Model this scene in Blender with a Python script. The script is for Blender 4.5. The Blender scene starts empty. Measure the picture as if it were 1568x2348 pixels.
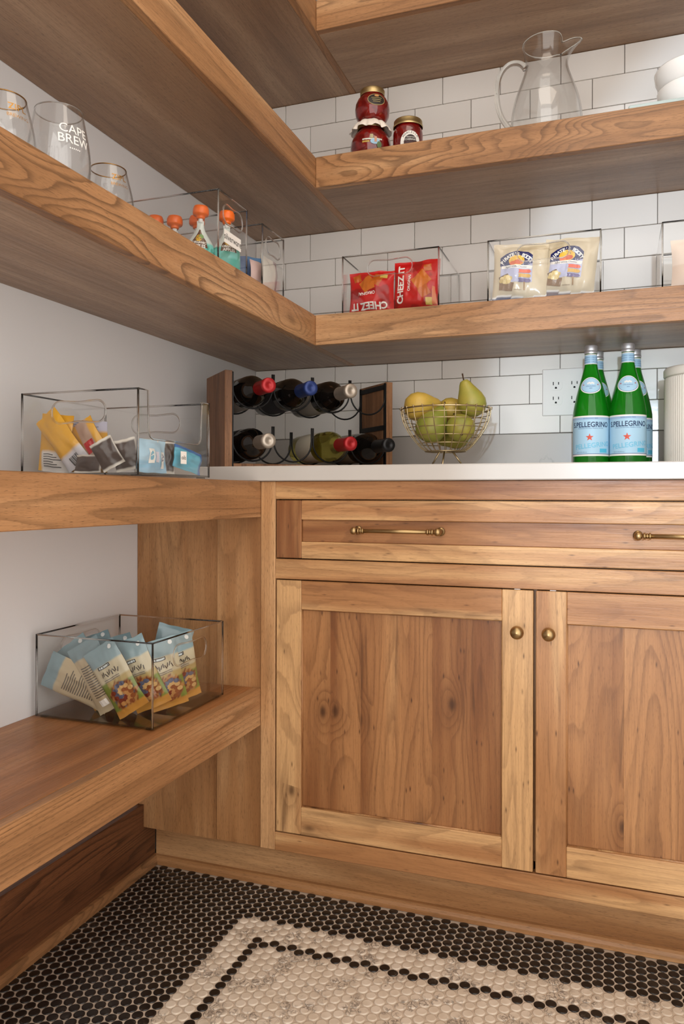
import bpy, bmesh, math, random
from mathutils import Vector, Matrix, noise
from mathutils.geometry import tessellate_polygon
PI = math.pi
random.seed(7)
SC = bpy.context.scene
COL = SC.collection

# ------------------------------------------------------------------ camera
CAM = (1.0196, -2.0917, 0.8460); YAW = 0.34223; ROLL = -0.00237; F = 1766.93; PV = 1136.65
cd = bpy.data.cameras.new('camera'); cam = bpy.data.objects.new('camera', cd); COL.objects.link(cam)
cd.sensor_fit = 'VERTICAL'; cd.sensor_height = 36.0; cd.lens = F / 2348 * 36.0
cd.shift_y = (PV - 1174) / 2348; cd.clip_start = 0.05
cam.matrix_world = (Matrix.Translation(CAM) @ Matrix.Rotation(YAW, 4, 'Z') @ Matrix.Rotation(PI/2, 4, 'X')
                    @ Matrix.Rotation(-ROLL, 4, 'Z'))
SC.camera = cam
# ------------------------------------------------------------------ world, light, exposure
w = bpy.data.worlds.new('world'); SC.world = w; w.use_nodes = True
w.node_tree.nodes['Background'].inputs[0].default_value = (1.0, 0.955, 0.91, 1)
w.node_tree.nodes['Background'].inputs[1].default_value = 2.7
def area(name, loc, tgt, sx, sy, power, color, spread=180):
    l = bpy.data.lights.new(name, 'AREA'); l.shape = 'RECTANGLE'; l.size = sx; l.size_y = sy
    l.energy = power; l.color = color; l.spread = math.radians(spread)
    o = bpy.data.objects.new(name, l); COL.objects.link(o); o.location = loc
    o.rotation_euler = (Vector(tgt) - Vector(loc)).to_track_quat('-Z', 'Y').to_euler()
    return o
area('ceiling_light', (0.98, -1.25, 2.60), (0.98, -1.25, 0), 0.9, 0.9, 7, (1.0, 0.86, 0.72))
sp = bpy.data.lights.new('daylight_spot', 'SPOT'); sp.energy = 400; sp.color = (0.70, 0.85, 1.0); sp.shadow_soft_size = .05  # added spot standing in for cool daylight; its cone shapes the light's edge
spo = bpy.data.objects.new('daylight_spot', sp); COL.objects.link(spo); spo.location = (1.30, -5.5, 1.25)
_d = Vector((1.96, -.5, 1.0)) - Vector(spo.location); spo.rotation_euler = _d.to_track_quat('-Z', 'Y').to_euler()
sp.spot_size = 2*math.atan(1.26/_d.length); sp.spot_blend = .015
SC.view_settings.view_transform = 'Standard'; SC.view_settings.look = 'None'
SC.view_settings.exposure = 0.0; SC.view_settings.gamma = 1.0; SC.view_settings.use_curve_mapping = False
SC.cycles.max_bounces = 14; SC.cycles.diffuse_bounces = 6; SC.cycles.glossy_bounces = 6
SC.cycles.transmission_bounces = 12; SC.cycles.transparent_max_bounces = 40
SC.cycles.sample_clamp_indirect = 6.0

# ------------------------------------------------------------------ colour + materials
def lin(r, g=None, b=None):
    if g is None: r, g, b = r
    f = lambda v: (v/255/12.92) if v/255 <= .04045 else ((v/255+.055)/1.055)**2.4
    return (f(r), f(g), f(b))
class NT:
    """small node helper"""
    def __init__(s, name):
        s.m = bpy.data.materials.new(name); s.m.use_nodes = True; s.t = s.m.node_tree
        s.p = s.t.nodes['Principled BSDF']; s.out = s.t.nodes['Material Output']
    def n(s, kind, **kw):
        x = s.t.nodes.new(kind)
        for k, v in kw.items(): setattr(x, k, v)
        return x
    def set(s, sock, v):
        if hasattr(v, 'is_output'): s.t.links.new(v, sock)
        elif isinstance(v, (tuple, list)) and len(v) == 3 and len(sock.default_value) == 4: sock.default_value = (*v, 1)
        else: sock.default_value = v
    def math(s, op, a, b=0.0, c=0.0, clamp=False):
        x = s.n('ShaderNodeMath', operation=op); x.use_clamp = clamp
        s.set(x.inputs[0], a); s.set(x.inputs[1], b); s.set(x.inputs[2], c); return x.outputs[0]
    def vmath(s, op, a, b=(0, 0, 0)):
        x = s.n('ShaderNodeVectorMath', operation=op); s.set(x.inputs[0], a); s.set(x.inputs[1], b); return x.outputs[0]
    def noise(s, vec, scale=1.0, detail=2.0, rough=.5, dist=0.0):
        x = s.n('ShaderNodeTexNoise'); s.set(x.inputs['Vector'], vec); x.inputs['Scale'].default_value = scale
        x.inputs['Detail'].default_value = detail; x.inputs['Roughness'].default_value = rough
        x.inputs['Distortion'].default_value = dist; return x.outputs[0]
    def ramp(s, v, lo, hi, a=0.0, b=1.0):
        x = s.n('ShaderNodeMapRange', interpolation_type='SMOOTHSTEP'); s.set(x.inputs[0], v)
        x.inputs[1].default_value = lo; x.inputs[2].default_value = hi; x.inputs[3].default_value = a; x.inputs[4].default_value = b
        return x.outputs[0]
    def mix(s, f, a, b, mode='MIX'):
        x = s.n('ShaderNodeMix', data_type='RGBA', blend_type=mode); s.set(x.inputs[0], f); s.set(x.inputs[6], a); s.set(x.inputs[7], b)
        return x.outputs[2]
    def attr(s, name, typ='OBJECT'):
        x = s.n('ShaderNodeAttribute', attribute_name=name, attribute_type=typ); return x
    def bump(s, h, strength, dist=.001):
        x = s.n('ShaderNodeBump'); x.inputs['Strength'].default_value = strength; x.inputs['Distance'].default_value = dist
        s.set(x.inputs['Height'], h); s.t.links.new(x.outputs[0], s.p.inputs['Normal'])
def plain(name, rgb, rough=.5, metal=0.0, spec=.5, coat=0.0, trans=0.0, ior=1.45, sss=0):
    k = NT(name); p = k.p
    p.inputs['Base Color'].default_value = (*lin(*rgb), 1); p.inputs['Roughness'].default_value = rough
    p.inputs['Metallic'].default_value = metal; p.inputs['Specular IOR Level'].default_value = spec
    p.inputs['Coat Weight'].default_value = coat; p.inputs['Transmission Weight'].default_value = trans; p.inputs['IOR'].default_value = ior
    return k.m

def wood(name, axis, dark, mid, light, ring=.5, lines=15, rough=.4, rustic=0.0, low=(1.6, 8.0), pore=.55, coat=.0, spec=.4, wiggle=.5, spread=.0):
    """grain runs along `axis` of the object; every board gets its own slice of the log"""
    k = NT(name)
    tc = k.n('ShaderNodeTexCoord'); oi = k.n('ShaderNodeObjectInfo')
    off = k.n('ShaderNodeCombineXYZ')
    r = oi.outputs['Random']
    k.set(off.inputs[0], k.math('MULTIPLY', r, 37.0)); k.set(off.inputs[1], k.math('MULTIPLY', r, 91.0)); k.set(off.inputs[2], k.math('MULTIPLY', r, 53.0))
    v = k.vmath('ADD', tc.outputs['Object'], off.outputs[0])
    i = 'xyz'.index(axis)
    def sc(al, ac): return tuple(al if j == i else ac for j in range(3))
    lo = k.noise(k.vmath('MULTIPLY', v, sc(*low)), 1.0, 1.5, .45, .25)
    if rustic:
        # knots: distance field bends the rings around them
        sx = k.n('ShaderNodeSeparateXYZ'); k.set(sx.inputs[0], v); al = sx.outputs[i]
        ac = k.math('ADD', sx.outputs[(i+1) % 3], sx.outputs[(i+2) % 3])
        def flat(a_, b_):
            cv = k.n('ShaderNodeCombineXYZ'); k.set(cv.inputs[0], k.math('MULTIPLY', al, a_)); k.set(cv.inputs[1], k.math('MULTIPLY', ac, b_)); return cv.outputs[0]
        vo = k.n('ShaderNodeTexVoronoi', voronoi_dimensions='2D'); k.set(vo.inputs['Vector'], flat(4.6, 8.5)); vo.inputs['Scale'].default_value = 1.0
        sep = k.n('ShaderNodeSeparateColor'); k.set(sep.inputs[0], vo.outputs['Color'])
        gate = k.math('GREATER_THAN', sep.outputs[0], .84)
        kn = k.math('MULTIPLY', k.ramp(vo.outputs['Distance'], .0, .34, 1, 0), gate)
        lo = k.math('ADD', lo, k.math('MULTIPLY', kn, .15))
    fib = k.noise(k.vmath('MULTIPLY', v, sc(10, 380)), 1.0, 3, .62)
    wig = k.noise(k.vmath('MULTIPLY', v, sc(16, 48)), 1.0, 2, .6)
    x = k.math('ADD', k.math('MULTIPLY', lo, float(lines)), k.math('ADD', k.math('MULTIPLY', fib, .20), k.math('MULTIPLY', wig, wiggle)))
    fr = k.math('FRACT', x)
    ringm = k.math('MULTIPLY', k.math('POWER', k.ramp(fr, .10, .94), 3.2), k.ramp(fr, .93, 1.0, 1, 0))
    ringm = k.math('MULTIPLY', ringm, k.ramp(k.noise(k.vmath('MULTIPLY', v, sc(3.0, 14)), 1, 2), .3, .62, .35, 1.0))
    tone = k.noise(k.vmath('MULTIPLY', v, sc(.9, 11)), 1.0, 3, .55)
    tn = k.attr('tone').outputs['Fac']
    t = k.math('ADD', k.ramp(tone, .30-spread, .70+spread), tn, clamp=True)
    c = k.mix(k.ramp(t, 0, .5), dark, mid); c = k.mix(k.ramp(t, .5, 1.0), c, light)
    c = k.mix(k.math('MULTIPLY', ringm, ring), c, tuple(q*.50 for q in dark))
    c = k.mix(k.ramp(fib, .35, .75, .0, .28), c, tuple(q*.55 for q in dark))
    po = k.noise(k.vmath('MULTIPLY', v, sc(75, 1350)), 1.0, 1, .5)
    c = k.mix(k.ramp(po, .60, .72, 0, pore), c, tuple(q*.30 for q in dark))
    if rustic:
        st = k.noise(k.vmath('MULTIPLY', v, sc(2.2, 30)), 1.0, 3, .6, .6)
        c = k.mix(k.math('MULTIPLY', k.ramp(st, .58, .72), .75*rustic), c, lin(84, 52, 28))
        c = k.mix(k.math('MULTIPLY', k.ramp(k.math('ADD', vo.outputs['Distance'], k.math('MULTIPLY', fib, .08)), .05, .13, 1, 0), k.math('MULTIPLY', gate, .92*rustic)), c, lin(46, 26, 14))
        c = k.mix(k.math('MULTIPLY', kn, .35*rustic), c, lin(96, 58, 30))
        v2 = k.n('ShaderNodeTexVoronoi', voronoi_dimensions='2D'); k.set(v2.inputs['Vector'], flat(17, 62)); v2.inputs['Scale'].default_value = 1.0
        s2 = k.n('ShaderNodeSeparateColor'); k.set(s2.inputs[0], v2.outputs['Color'])
        c = k.mix(k.math('MULTIPLY', k.ramp(k.math('ADD', v2.outputs['Distance'], k.math('MULTIPLY', fib, .14)), .06, .22, 1, 0), k.math('MULTIPLY', k.ramp(s2.outputs[0], .70, .95), 1.0*rustic)), c, lin(66, 38, 20))
    k.set(k.p.inputs['Base Color'], c)
    k.set(k.p.inputs['Roughness'], k.ramp(fib, .2, .8, rough-.06, rough+.10))
    k.p.inputs['Specular IOR Level'].default_value = spec; k.p.inputs['Coat Weight'].default_value = coat; k.p.inputs['Coat Roughness'].default_value = .25
    k.bump(k.math('ADD', fib, k.math('MULTIPLY', po, -.6)), .25, .0006)
    return k.m
OAK = dict(dark=lin(140, 95, 56), mid=lin(169, 121, 77), light=lin(196, 151, 105))
FASC = dict(dark=lin(138, 97, 62), mid=lin(168, 122, 81), light=lin(193, 150, 107))
M = {}
M['fascia_y'] = wood('oak_fascia_along_y', 'y', **FASC, ring=.80, lines=36, low=(1.7, 7.5), rough=.38)
M['fascia_x'] = wood('oak_fascia_along_x', 'x', **FASC, ring=.75, lines=32, low=(1.9, 8.5), rough=.38)
SH = dict(dark=lin(132, 101, 75), mid=lin(153, 120, 91), light=lin(170, 138, 108))
M['edge_y'] = wood('oak_straight_edge_along_y', 'y', **FASC, ring=.6, lines=20, low=(.45, 10), rough=.38, pore=.6, wiggle=.25)
M['edge_x'] = wood('oak_straight_edge_along_x', 'x', **FASC, ring=.6, lines=20, low=(.8, 10), rough=.38, pore=.6, wiggle=.3)
M['shelf_y'] = wood('oak_board_along_y', 'y', **SH, ring=.28, lines=11, low=(.5, 9), rough=.34, pore=.7, spec=.5)
M['shelf_x'] = wood('oak_board_along_x', 'x', **SH, ring=.28, lines=11, low=(.5, 9), rough=.34, pore=.7, spec=.5)
M['lowshelf_y'] = wood('oak_low_shelf_along_y', 'y', dark=lin(138, 88, 48), mid=lin(166, 110, 64), light=lin(190, 136, 86), ring=.3, lines=9, low=(.5, 8), rough=.36, pore=.6)
M['oak_x'] = wood('oak_along_x', 'x', **OAK, ring=.30, lines=9, low=(.9, 9), rough=.4)
M['oak_z'] = wood('oak_along_z', 'z', **OAK, ring=.30, lines=12, low=(.9, 9), rough=.4)
M['oak_y_dark'] = wood('dark_oak_along_y', 'y', lin(78, 46, 27), lin(100, 61, 36), lin(118, 74, 45), ring=.8, lines=22, low=(.7, 13), wiggle=.35, rough=.42)
HK = dict(dark=lin(128, 80, 45), mid=lin(169, 119, 75), light=lin(205, 161, 111))
M['hick_x'] = wood('hickory_along_x', 'x', **HK, ring=.30, lines=14, low=(1.6, 9), rough=.36, rustic=.6, pore=.3)
M['hick_z'] = wood('hickory_along_z', 'z', **HK, ring=.30, lines=14, low=(1.6, 9), rough=.36, rustic=.8, pore=.3)
M['hick_panel'] = wood('hickory_panel_along_z', 'z', **HK, ring=.42, lines=18, low=(1.5, 8), spread=.2, rough=.34, rustic=.95, pore=.35)
M['walnut_z'] = wood('acacia_rack_along_z', 'z', lin(84, 54, 34), lin(124, 84, 54), lin(160, 114, 78), ring=.5, lines=16, low=(.8, 16), rough=.5)

def paint(name, rgb, rough=.55, b=.12):
    k = NT(name); tc = k.n('ShaderNodeTexCoord')
    n1 = k.noise(tc.outputs['Object'], 2.0, 3); n2 = k.noise(tc.outputs['Object'], 350, 2)
    c = lin(*rgb); k.set(k.p.inputs['Base Color'], k.mix(k.ramp(n1, .3, .7), tuple(q*.97 for q in c), c))
    k.p.inputs['Roughness'].default_value = rough; k.p.inputs['Specular IOR Level'].default_value = .35
    k.bump(n2, b, .0006); return k.m
M['paint'] = paint('wall_paint', (222, 220, 219))
M['ceil'] = paint('ceiling_paint', (232, 228, 222), .7)
def tilemat():
    k = NT('white_glazed_tile'); tc = k.n('ShaderNodeTexCoord'); oi = k.n('ShaderNodeObjectInfo'); g = k.n('ShaderNodeNewGeometry')
    n1 = k.noise(g.outputs['Position'], 9, 2); n2 = k.noise(g.outputs['Position'], 70, 2)
    c = k.mix(oi.outputs['Random'], lin(233, 229, 223), lin(240, 237, 232))
    k.set(k.p.inputs['Base Color'], c); k.p.inputs['Roughness'].default_value = .16; k.p.inputs['Specular IOR Level'].default_value = .5
    k.bump(k.math('ADD', n1, k.math('MULTIPLY', n2, .12)), .18, .004); return k.m
M['tile'] = tilemat()
M['tile_grout'] = plain('tile_grout', (128, 120, 112), .9)
def quartz():
    k = NT('white_quartz'); tc = k.n('ShaderNodeTexCoord'); v = tc.outputs['Object']
    wv = k.noise(v, 3.2, 5, .6, 1.2)
    vein = k.ramp(k.math('ABSOLUTE', k.math('SUBTRACT', wv, .5)), .0, .018, 1, 0)
    vein = k.math('MULTIPLY', vein, k.ramp(k.noise(v, 5.0, 2), .48, .66))
    k.set(k.p.inputs['Base Color'], k.mix(k.math('MULTIPLY', vein, .55), lin(188, 182, 175), lin(142, 136, 130)))
    k.p.inputs['Roughness'].default_value = .2; return k.m
M['quartz'] = quartz()
def penny(name, a, b, vein, vlo, vhi, amount, rough):
    k = NT(name); g = k.n('ShaderNodeNewGeometry'); pos = g.outputs['Position']
    n0 = k.noise(pos, 26, 2); c = k.mix(k.ramp(n0, .35, .65), a, b)
    n1 = k.noise(pos, 55, 4, .6, 1.5); n2 = k.noise(pos, 21, 2)
    f = k.math('MULTIPLY', k.ramp(k.math('ABSOLUTE', k.math('SUBTRACT', n1, .5)), 0, vhi, 1, 0), k.ramp(n2, vlo, vlo+.1))
    k.set(k.p.inputs['Base Color'], k.mix(k.math('MULTIPLY', f, amount), c, vein)); k.p.inputs['Roughness'].default_value = rough
    return k.m
M['penny_black'] = penny('black_marble_penny', lin(22, 17, 14), lin(34, 27, 22), lin(120, 110, 100), .52, .014, .6, .30)
M['penny_white'] = penny('white_marble_penny', lin(204, 188, 168), lin(216, 202, 184), lin(104, 92, 82), .50, .08, .85, .30)
M['floor_grout'] = plain('floor_grout', (196, 178, 158), .9)
M['brass'] = plain('antique_brass', (168, 140, 98), .36, 1.0)
M['champagne'] = plain('champagne_wire', (196, 176, 138), .28, 1.0)
M['black_metal'] = plain('black_metal', (20, 19, 19), .45, .4)
M['steel'] = plain('aluminium', (214, 214, 216), .42, .75)
M['gold_lid'] = plain('gold_lid', (190, 168, 120), .42, 1.0)
M['gold_print'] = plain('gold_print', (176, 128, 58), .35, .7)
M['white_print'] = plain('white_print', (235, 230, 222), .5)
M['dark_print'] = plain('dark_print', (34, 30, 30), .5)
M['navy_print'] = plain('navy_print', (28, 44, 92), .5)
M['label_white'] = plain('label_paper', (236, 230, 222), .55)
M['plastic_white'] = plain('outlet_plastic', (236, 234, 230), .3)
M['slot_black'] = plain('slot_black', (16, 15, 15), .6)
M['orange'] = plain('orange_cap', (238, 108, 28), .35, coat=.2)
M['ceramic'] = plain('white_ceramic', (232, 230, 226), .15)
M['canister'] = plain('canister_stoneware', (222, 216, 204), .4)
M['red_foil'] = plain('red_foil', (160, 28, 32), .35, .3)
M['blue_foil'] = plain('blue_foil', (36, 54, 108), .35, .3)
M['silver_foil'] = plain('silver_foil', (170, 158, 144), .35, .6)
M['black_foil'] = plain('black_foil', (24, 23, 24), .4, .2)
M['dark_glass'] = plain('dark_wine_glass', (14, 11, 9), .06, 0, .6, .3)
M['stem'] = plain('pear_stem', (70, 46, 26), .8)
def thin(name, tint=(1, 1, 1), ior=1.45, rough=.02, edge=None):
    k = NT(name); k.t.nodes.remove(k.p)
    tr = k.n('ShaderNodeBsdfTransparent'); tr.inputs[0].default_value = (*tint, 1)
    gl = k.n('ShaderNodeBsdfGlossy'); gl.inputs['Roughness'].default_value = rough; gl.inputs['Color'].default_value = (1, 1, 1, 1)
    f0 = ((ior-1)/(ior+1))**2; fl_ = k.n('ShaderNodeLayerWeight'); fl_.inputs[0].default_value = .5     # Schlick, same from both sides
    mx = k.n('ShaderNodeMixShader'); k.set(mx.inputs[0], k.math('MULTIPLY_ADD', k.math('POWER', fl_.outputs['Facing'], 5.0), 1-f0, f0))
    if edge:                       # thick glass seen edge-on is darker
        lw = k.n('ShaderNodeLayerWeight'); lw.inputs[0].default_value = .40
        k.set(tr.inputs[0], k.mix(k.ramp(lw.outputs['Facing'], .58, .98), tint, edge))
    k.t.links.new(tr.outputs[0], mx.inputs[1]); k.t.links.new(gl.outputs[0], mx.inputs[2]); k.t.links.new(mx.outputs[0], k.out.inputs[0])
    return k.m
M['acrylic'] = thin('clear_acrylic', (.975, .975, .97), 1.40)
M['acrylic_rim'] = None
M['acrylic_base'] = thin('clear_acrylic_base', (.70, .70, .69), 1.45, .05, (.05, .05, .05))
M['thin_glass'] = thin('clear_thin_glass', (.965, .967, .965), 1.50, .01, (.40, .39, .38))
M['heavy_glass'] = thin('clear_heavy_glass', (.86, .865, .86), 1.6, .02, (.20, .21, .20))
M['gold_rim'] = plain('gilded_rim', (150, 110, 60), .25, .9)
def glass(name, rgb, ior=1.33, rough=0.0):
    k = NT(name); k.p.inputs['Base Color'].default_value = (*lin(*rgb), 1); k.p.inputs['Transmission Weight'].default_value = 1
    k.p.inputs['Roughness'].default_value = rough; k.p.inputs['IOR'].default_value = ior; return k.m
M['acrylic_rim'] = glass('clear_acrylic_rim', (244, 243, 241), 1.42, .05); M['heavy_glass'] = glass('clear_heavy_glass', (238, 240, 238), 1.48, .0)
M['white_wine'] = glass('white_wine_bottle', (208, 196, 96), 1.2, .05)
def green():
    k = NT('green_bottle_glass'); k.t.nodes.remove(k.p)
    a = k.n('ShaderNodeBsdfRefraction'); a.inputs[0].default_value = (*lin(150, 250, 140), 1); a.inputs['IOR'].default_value = 1.15
    b = k.n('ShaderNodeBsdfTranslucent'); b.inputs[0].default_value = (*lin(80, 246, 84), 1)
    d = k.n('ShaderNodeBsdfDiffuse'); d.inputs[0].default_value = (*lin(40, 190, 48), 1)
    g = k.n('ShaderNodeBsdfGlossy'); g.inputs['Roughness'].default_value = .02
    m0 = k.n('ShaderNodeMixShader'); m0.inputs[0].default_value = .55; m1 = k.n('ShaderNodeMixShader'); m1.inputs[0].default_value = .16
    m2 = k.n('ShaderNodeMixShader'); fr = k.n('ShaderNodeFresnel'); fr.inputs[0].default_value = 1.5
    L = k.t.links.new
    L(a.outputs[0], m0.inputs[1]); L(b.outputs[0], m0.inputs[2]); L(m0.outputs[0], m1.inputs[1]); L(d.outputs[0], m1.inputs[2])
    L(fr.outputs[0], m2.inputs[0]); L(m1.outputs[0], m2.inputs[1]); L(g.outputs[0], m2.inputs[2]); L(m2.outputs[0], k.out.inputs[0])
    return k.m
M['green'] = green()
def printmat(name, rough=.28, spec=.5):
    k = NT(name); k.t.links.new(k.attr('Col', 'GEOMETRY').outputs['Color'], k.p.inputs['Base Color'])
    k.p.inputs['Roughness'].default_value = rough; k.p.inputs['Specular IOR Level'].default_value = spec; return k.m
M['film'] = printmat('printed_film', .22); M['paper'] = printmat('printed_paper', .5)
def jam():
    k = NT('red_preserve'); tc = k.n('ShaderNodeTexCoord'); n1 = k.noise(tc.outputs['Object'], 60, 3)
    k.set(k.p.inputs['Base Color'], k.mix(k.ramp(n1, .35, .65), lin(92, 12, 11), lin(122, 18, 14)))
    k.p.inputs['Roughness'].default_value = .08; k.p.inputs['Coat Weight'].default_value = .5; k.p.inputs['Coat Roughness'].default_value = .03; return k.m
M['jam'] = jam()
def pearmat():
    k = NT('pear_skin'); tc = k.n('ShaderNodeTexCoord'); tn = k.attr('tone').outputs['Fac']
    n1 = k.noise(tc.outputs['Object'], 25, 3); n2 = k.noise(tc.outputs['Object'], 420, 1)
    c = k.mix(k.math('ADD', tn, k.ramp(n1, .3, .7, -.15, .15), clamp=True), lin(134, 140, 56), lin(198, 164, 72))
    c = k.mix(k.ramp(n2, .66, .74, 0, .45), c, lin(120, 92, 44))
    k.set(k.p.inputs['Base Color'], c); k.p.inputs['Roughness'].default_value = .42; return k.m
M['pear'] = pearmat()
def cloth():
    k = NT('white_gathered_cloth'); k.p.inputs['Base Color'].default_value = (*lin(228, 218, 206), 1); k.p.inputs['Roughness'].default_value = .9; return k.m
M['cloth'] = cloth()

# ------------------------------------------------------------------ object helpers
def link(name, me, parent=None, loc=None, rot=None):
    o = bpy.data.objects.new(name, me); COL.objects.link(o)
    if parent is not None: o.parent = parent
    if loc is not None: o.location = loc
    if rot is not None: o.rotation_euler = rot
    return o
def tag(o, label, cat, group=None):
    o['label'] = label; o['category'] = cat
    if group: o['group'] = group
    return o
def struct(o, label=None):
    o['kind'] = 'structure'
    if label: o['label'] = label
    return o
def empty(name, loc, rz=0, parent=None):
    o = bpy.data.objects.new(name, None); COL.objects.link(o); o.location = loc; o.rotation_euler = (0, 0, rz); o.empty_display_size = .05
    if parent is not None: o.parent = parent
    return o
def smooth(p, it=2):
    for _ in range(it):
        q = [p[0]]
        for a, b in zip(p, p[1:]): q += [tuple(.75*x+.25*y for x, y in zip(a, b)), tuple(.25*x+.75*y for x, y in zip(a, b))]
        p = q+[p[-1]]
    return p
class MB:
    def __init__(s): s.v = []; s.f = []; s.c = []; s.mi = []; s.sm = []
    def add(s, vs, fs, col=None, mi=0, smooth=True):
        b = len(s.v); s.v += [tuple(p) for p in vs]
        for f in fs:
            s.f.append([b+i for i in f]); s.mi.append(mi); s.sm.append(smooth); s.c.append(col)
        return s
    def box(s, a, b, **k):
        (x0, y0, z0), (x1, y1, z1) = a, b; k.setdefault('smooth', False)
        return s.add([(x0,y0,z0),(x1,y0,z0),(x1,y1,z0),(x0,y1,z0),(x0,y0,z1),(x1,y0,z1),(x1,y1,z1),(x0,y1,z1)],
                     [(3,2,1,0),(4,5,6,7),(0,1,5,4),(1,2,6,5),(2,3,7,6),(3,0,4,7)], **k)
    def lathe(s, prof, seg=32, c=(0, 0, 0), rf=None, **k):
        vs, fs = [], []; n = len(prof)
        for i in range(seg):
            t = 2*PI*i/seg
            for (r, z) in prof:
                q = r if rf is None else rf(r, z, t)
                vs.append((c[0]+q*math.cos(t), c[1]+q*math.sin(t), c[2]+z))
        for i in range(seg):
            j = (i+1) % seg
            for m in range(n-1):
                f = (i*n+m, j*n+m, j*n+m+1, i*n+m+1)
                if prof[m][0] == 0: f = (i*n, j*n+m+1, i*n+m+1)
                elif prof[m+1][0] == 0: f = (i*n+m, j*n+m, i*n+m+1)
                fs.append(f)
        return s.add(vs, fs, **k)
    def tube(s, pts, r, seg=8, closed=False, **k):
        P = [Vector(p) for p in pts]; n = len(P); vs, fs = [], []
        rr = r if isinstance(r, (list, tuple)) else [r]*n
        up = None
        for i in range(n):
            a = P[(i-1) % n] if (closed or i > 0) else P[i]; b = P[(i+1) % n] if (closed or i < n-1) else P[i]
            t = (b-a).normalized()
            if up is None:
                up = Vector((0, 0, 1)) if abs(t.z) < .9 else Vector((1, 0, 0))
            up = (up - t*up.dot(t)); up = up.normalized() if up.length > 1e-6 else t.orthogonal().normalized()
            sd = t.cross(up)
            for q in range(seg):
                an = 2*PI*q/seg; vs.append(P[i] + rr[i]*(math.cos(an)*up + math.sin(an)*sd))
        for i in range(n if closed else n-1):
            j = (i+1) % n
            for q in range(seg):
                e = (q+1) % seg; fs.append((i*seg+q, i*seg+e, j*seg+e, j*seg+q))
        if not closed: fs.append(tuple(range(seg))[::-1]); fs.append(tuple((n-1)*seg+q for q in range(seg)))
        return s.add(vs, fs, **k)
    def build(s, name, mats, parent=None, loc=None, rot=None, fix=True):
        me = bpy.data.meshes.new(name); me.from_pydata(s.v, [], s.f)
        for m in (mats if isinstance(mats, (list, tuple)) else [mats]): me.materials.append(m)
        me.polygons.foreach_set('material_index', s.mi); me.polygons.foreach_set('use_smooth', s.sm)
        if any(c is not None for c in s.c):
            at = me.color_attributes.new('Col', 'FLOAT_COLOR', 'CORNER'); buf = []
            for f, c in zip(s.f, s.c):
                if c is None: c = (1, 1, 1)
                if isinstance(c[0], (tuple, list)):
                    for q in c: buf += [*q, 1.0]
                else:
                    buf += [*c, 1.0]*len(f)
            at.data.foreach_set('color', buf)
        me.update()
        if fix:
            bm = bmesh.new(); bm.from_mesh(me); bmesh.ops.recalc_face_normals(bm, faces=bm.faces); bm.to_mesh(me); bm.free()
        return link(name, me, parent, loc, rot)
def board(name, a, b, mat, parent=None, bev=.0012, tone=0.0, off=None):
    """a bevelled box between corners a and b (in the parent's space), its origin at its own centre"""
    c = [(p+q)/2 for p, q in zip(a, b)]; h = [abs(q-p)/2 for p, q in zip(a, b)]
    bm = bmesh.new(); bmesh.ops.create_cube(bm, size=1)
    for v in bm.verts: v.co = Vector((v.co.x*2*h[0], v.co.y*2*h[1], v.co.z*2*h[2]))
    if bev: bmesh.ops.bevel(bm, geom=bm.edges[:], offset=min(bev, min(h)*.8), segments=1, affect='EDGES', profile=.5)
    me = bpy.data.meshes.new(name); bm.to_mesh(me); bm.free(); me.materials.append(mat)
    o = link(name, me, parent, c); o['tone'] = float(tone)
    return o
_tc = {}
def text2d(s, size=1.0, bold=0.0, cx='CENTER'):
    """flat letters as (verts, faces), centred, `size` = height of a capital"""
    key = (s, bold, cx)
    if key not in _tc:
        cu = bpy.data.curves.new('lettering', 'FONT'); cu.body = s; cu.size = 1.0; cu.align_x = cx; cu.align_y = 'CENTER'; cu.offset = bold; cu.resolution_u = 3
        o = bpy.data.objects.new('lettering', cu); COL.objects.link(o); dg = bpy.context.evaluated_depsgraph_get()
        me = o.evaluated_get(dg).to_mesh(); _tc[key] = ([(v.co.x, v.co.y) for v in me.vertices], [tuple(p.vertices) for p in me.polygons])
        o.evaluated_get(dg).to_mesh_clear(); bpy.data.objects.remove(o); bpy.data.curves.remove(cu)
    v, f = _tc[key]; k = size/.70
    return [(x*k, y*k) for x, y in v], f
def put(mb, shape, fn, **k):
    v, f = shape; mb.add([fn(x, y) for x, y in v], f, smooth=False, **k)
def poly2d(pts): return (list(pts), [tuple(range(len(pts)))])
def refine(shape, L=.005):
    bm = bmesh.new(); vs = [bm.verts.new((x, y, 0)) for x, y in shape[0]]
    for f in shape[1]:
        try: bm.faces.new([vs[i] for i in f])
        except ValueError: pass
    bmesh.ops.triangulate(bm, faces=bm.faces[:])
    for _ in range(5):
        es = [e for e in bm.edges if e.calc_length() > L]
        if not es: break
        bmesh.ops.subdivide_edges(bm, edges=es, cuts=1); bmesh.ops.triangulate(bm, faces=[f for f in bm.faces if len(f.verts) > 3])
    bm.verts.index_update(); r = [(v.co.x, v.co.y) for v in bm.verts], [tuple(v.index for v in f.verts) for f in bm.faces]; bm.free(); return r
def rect2d(x0, y0, x1, y1, n=1):
    v, f = [], []
    for i in range(n+1):
        x = x0+(x1-x0)*i/n; v += [(x, y0), (x, y1)]
    for i in range(n): f.append((2*i, 2*i+2, 2*i+3, 2*i+1))
    return v, f
def oval2d(cx, cy, a, b, n=28): return poly2d([(cx+a*math.cos(2*PI*i/n), cy+b*math.sin(2*PI*i/n)) for i in range(n)])
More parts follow.
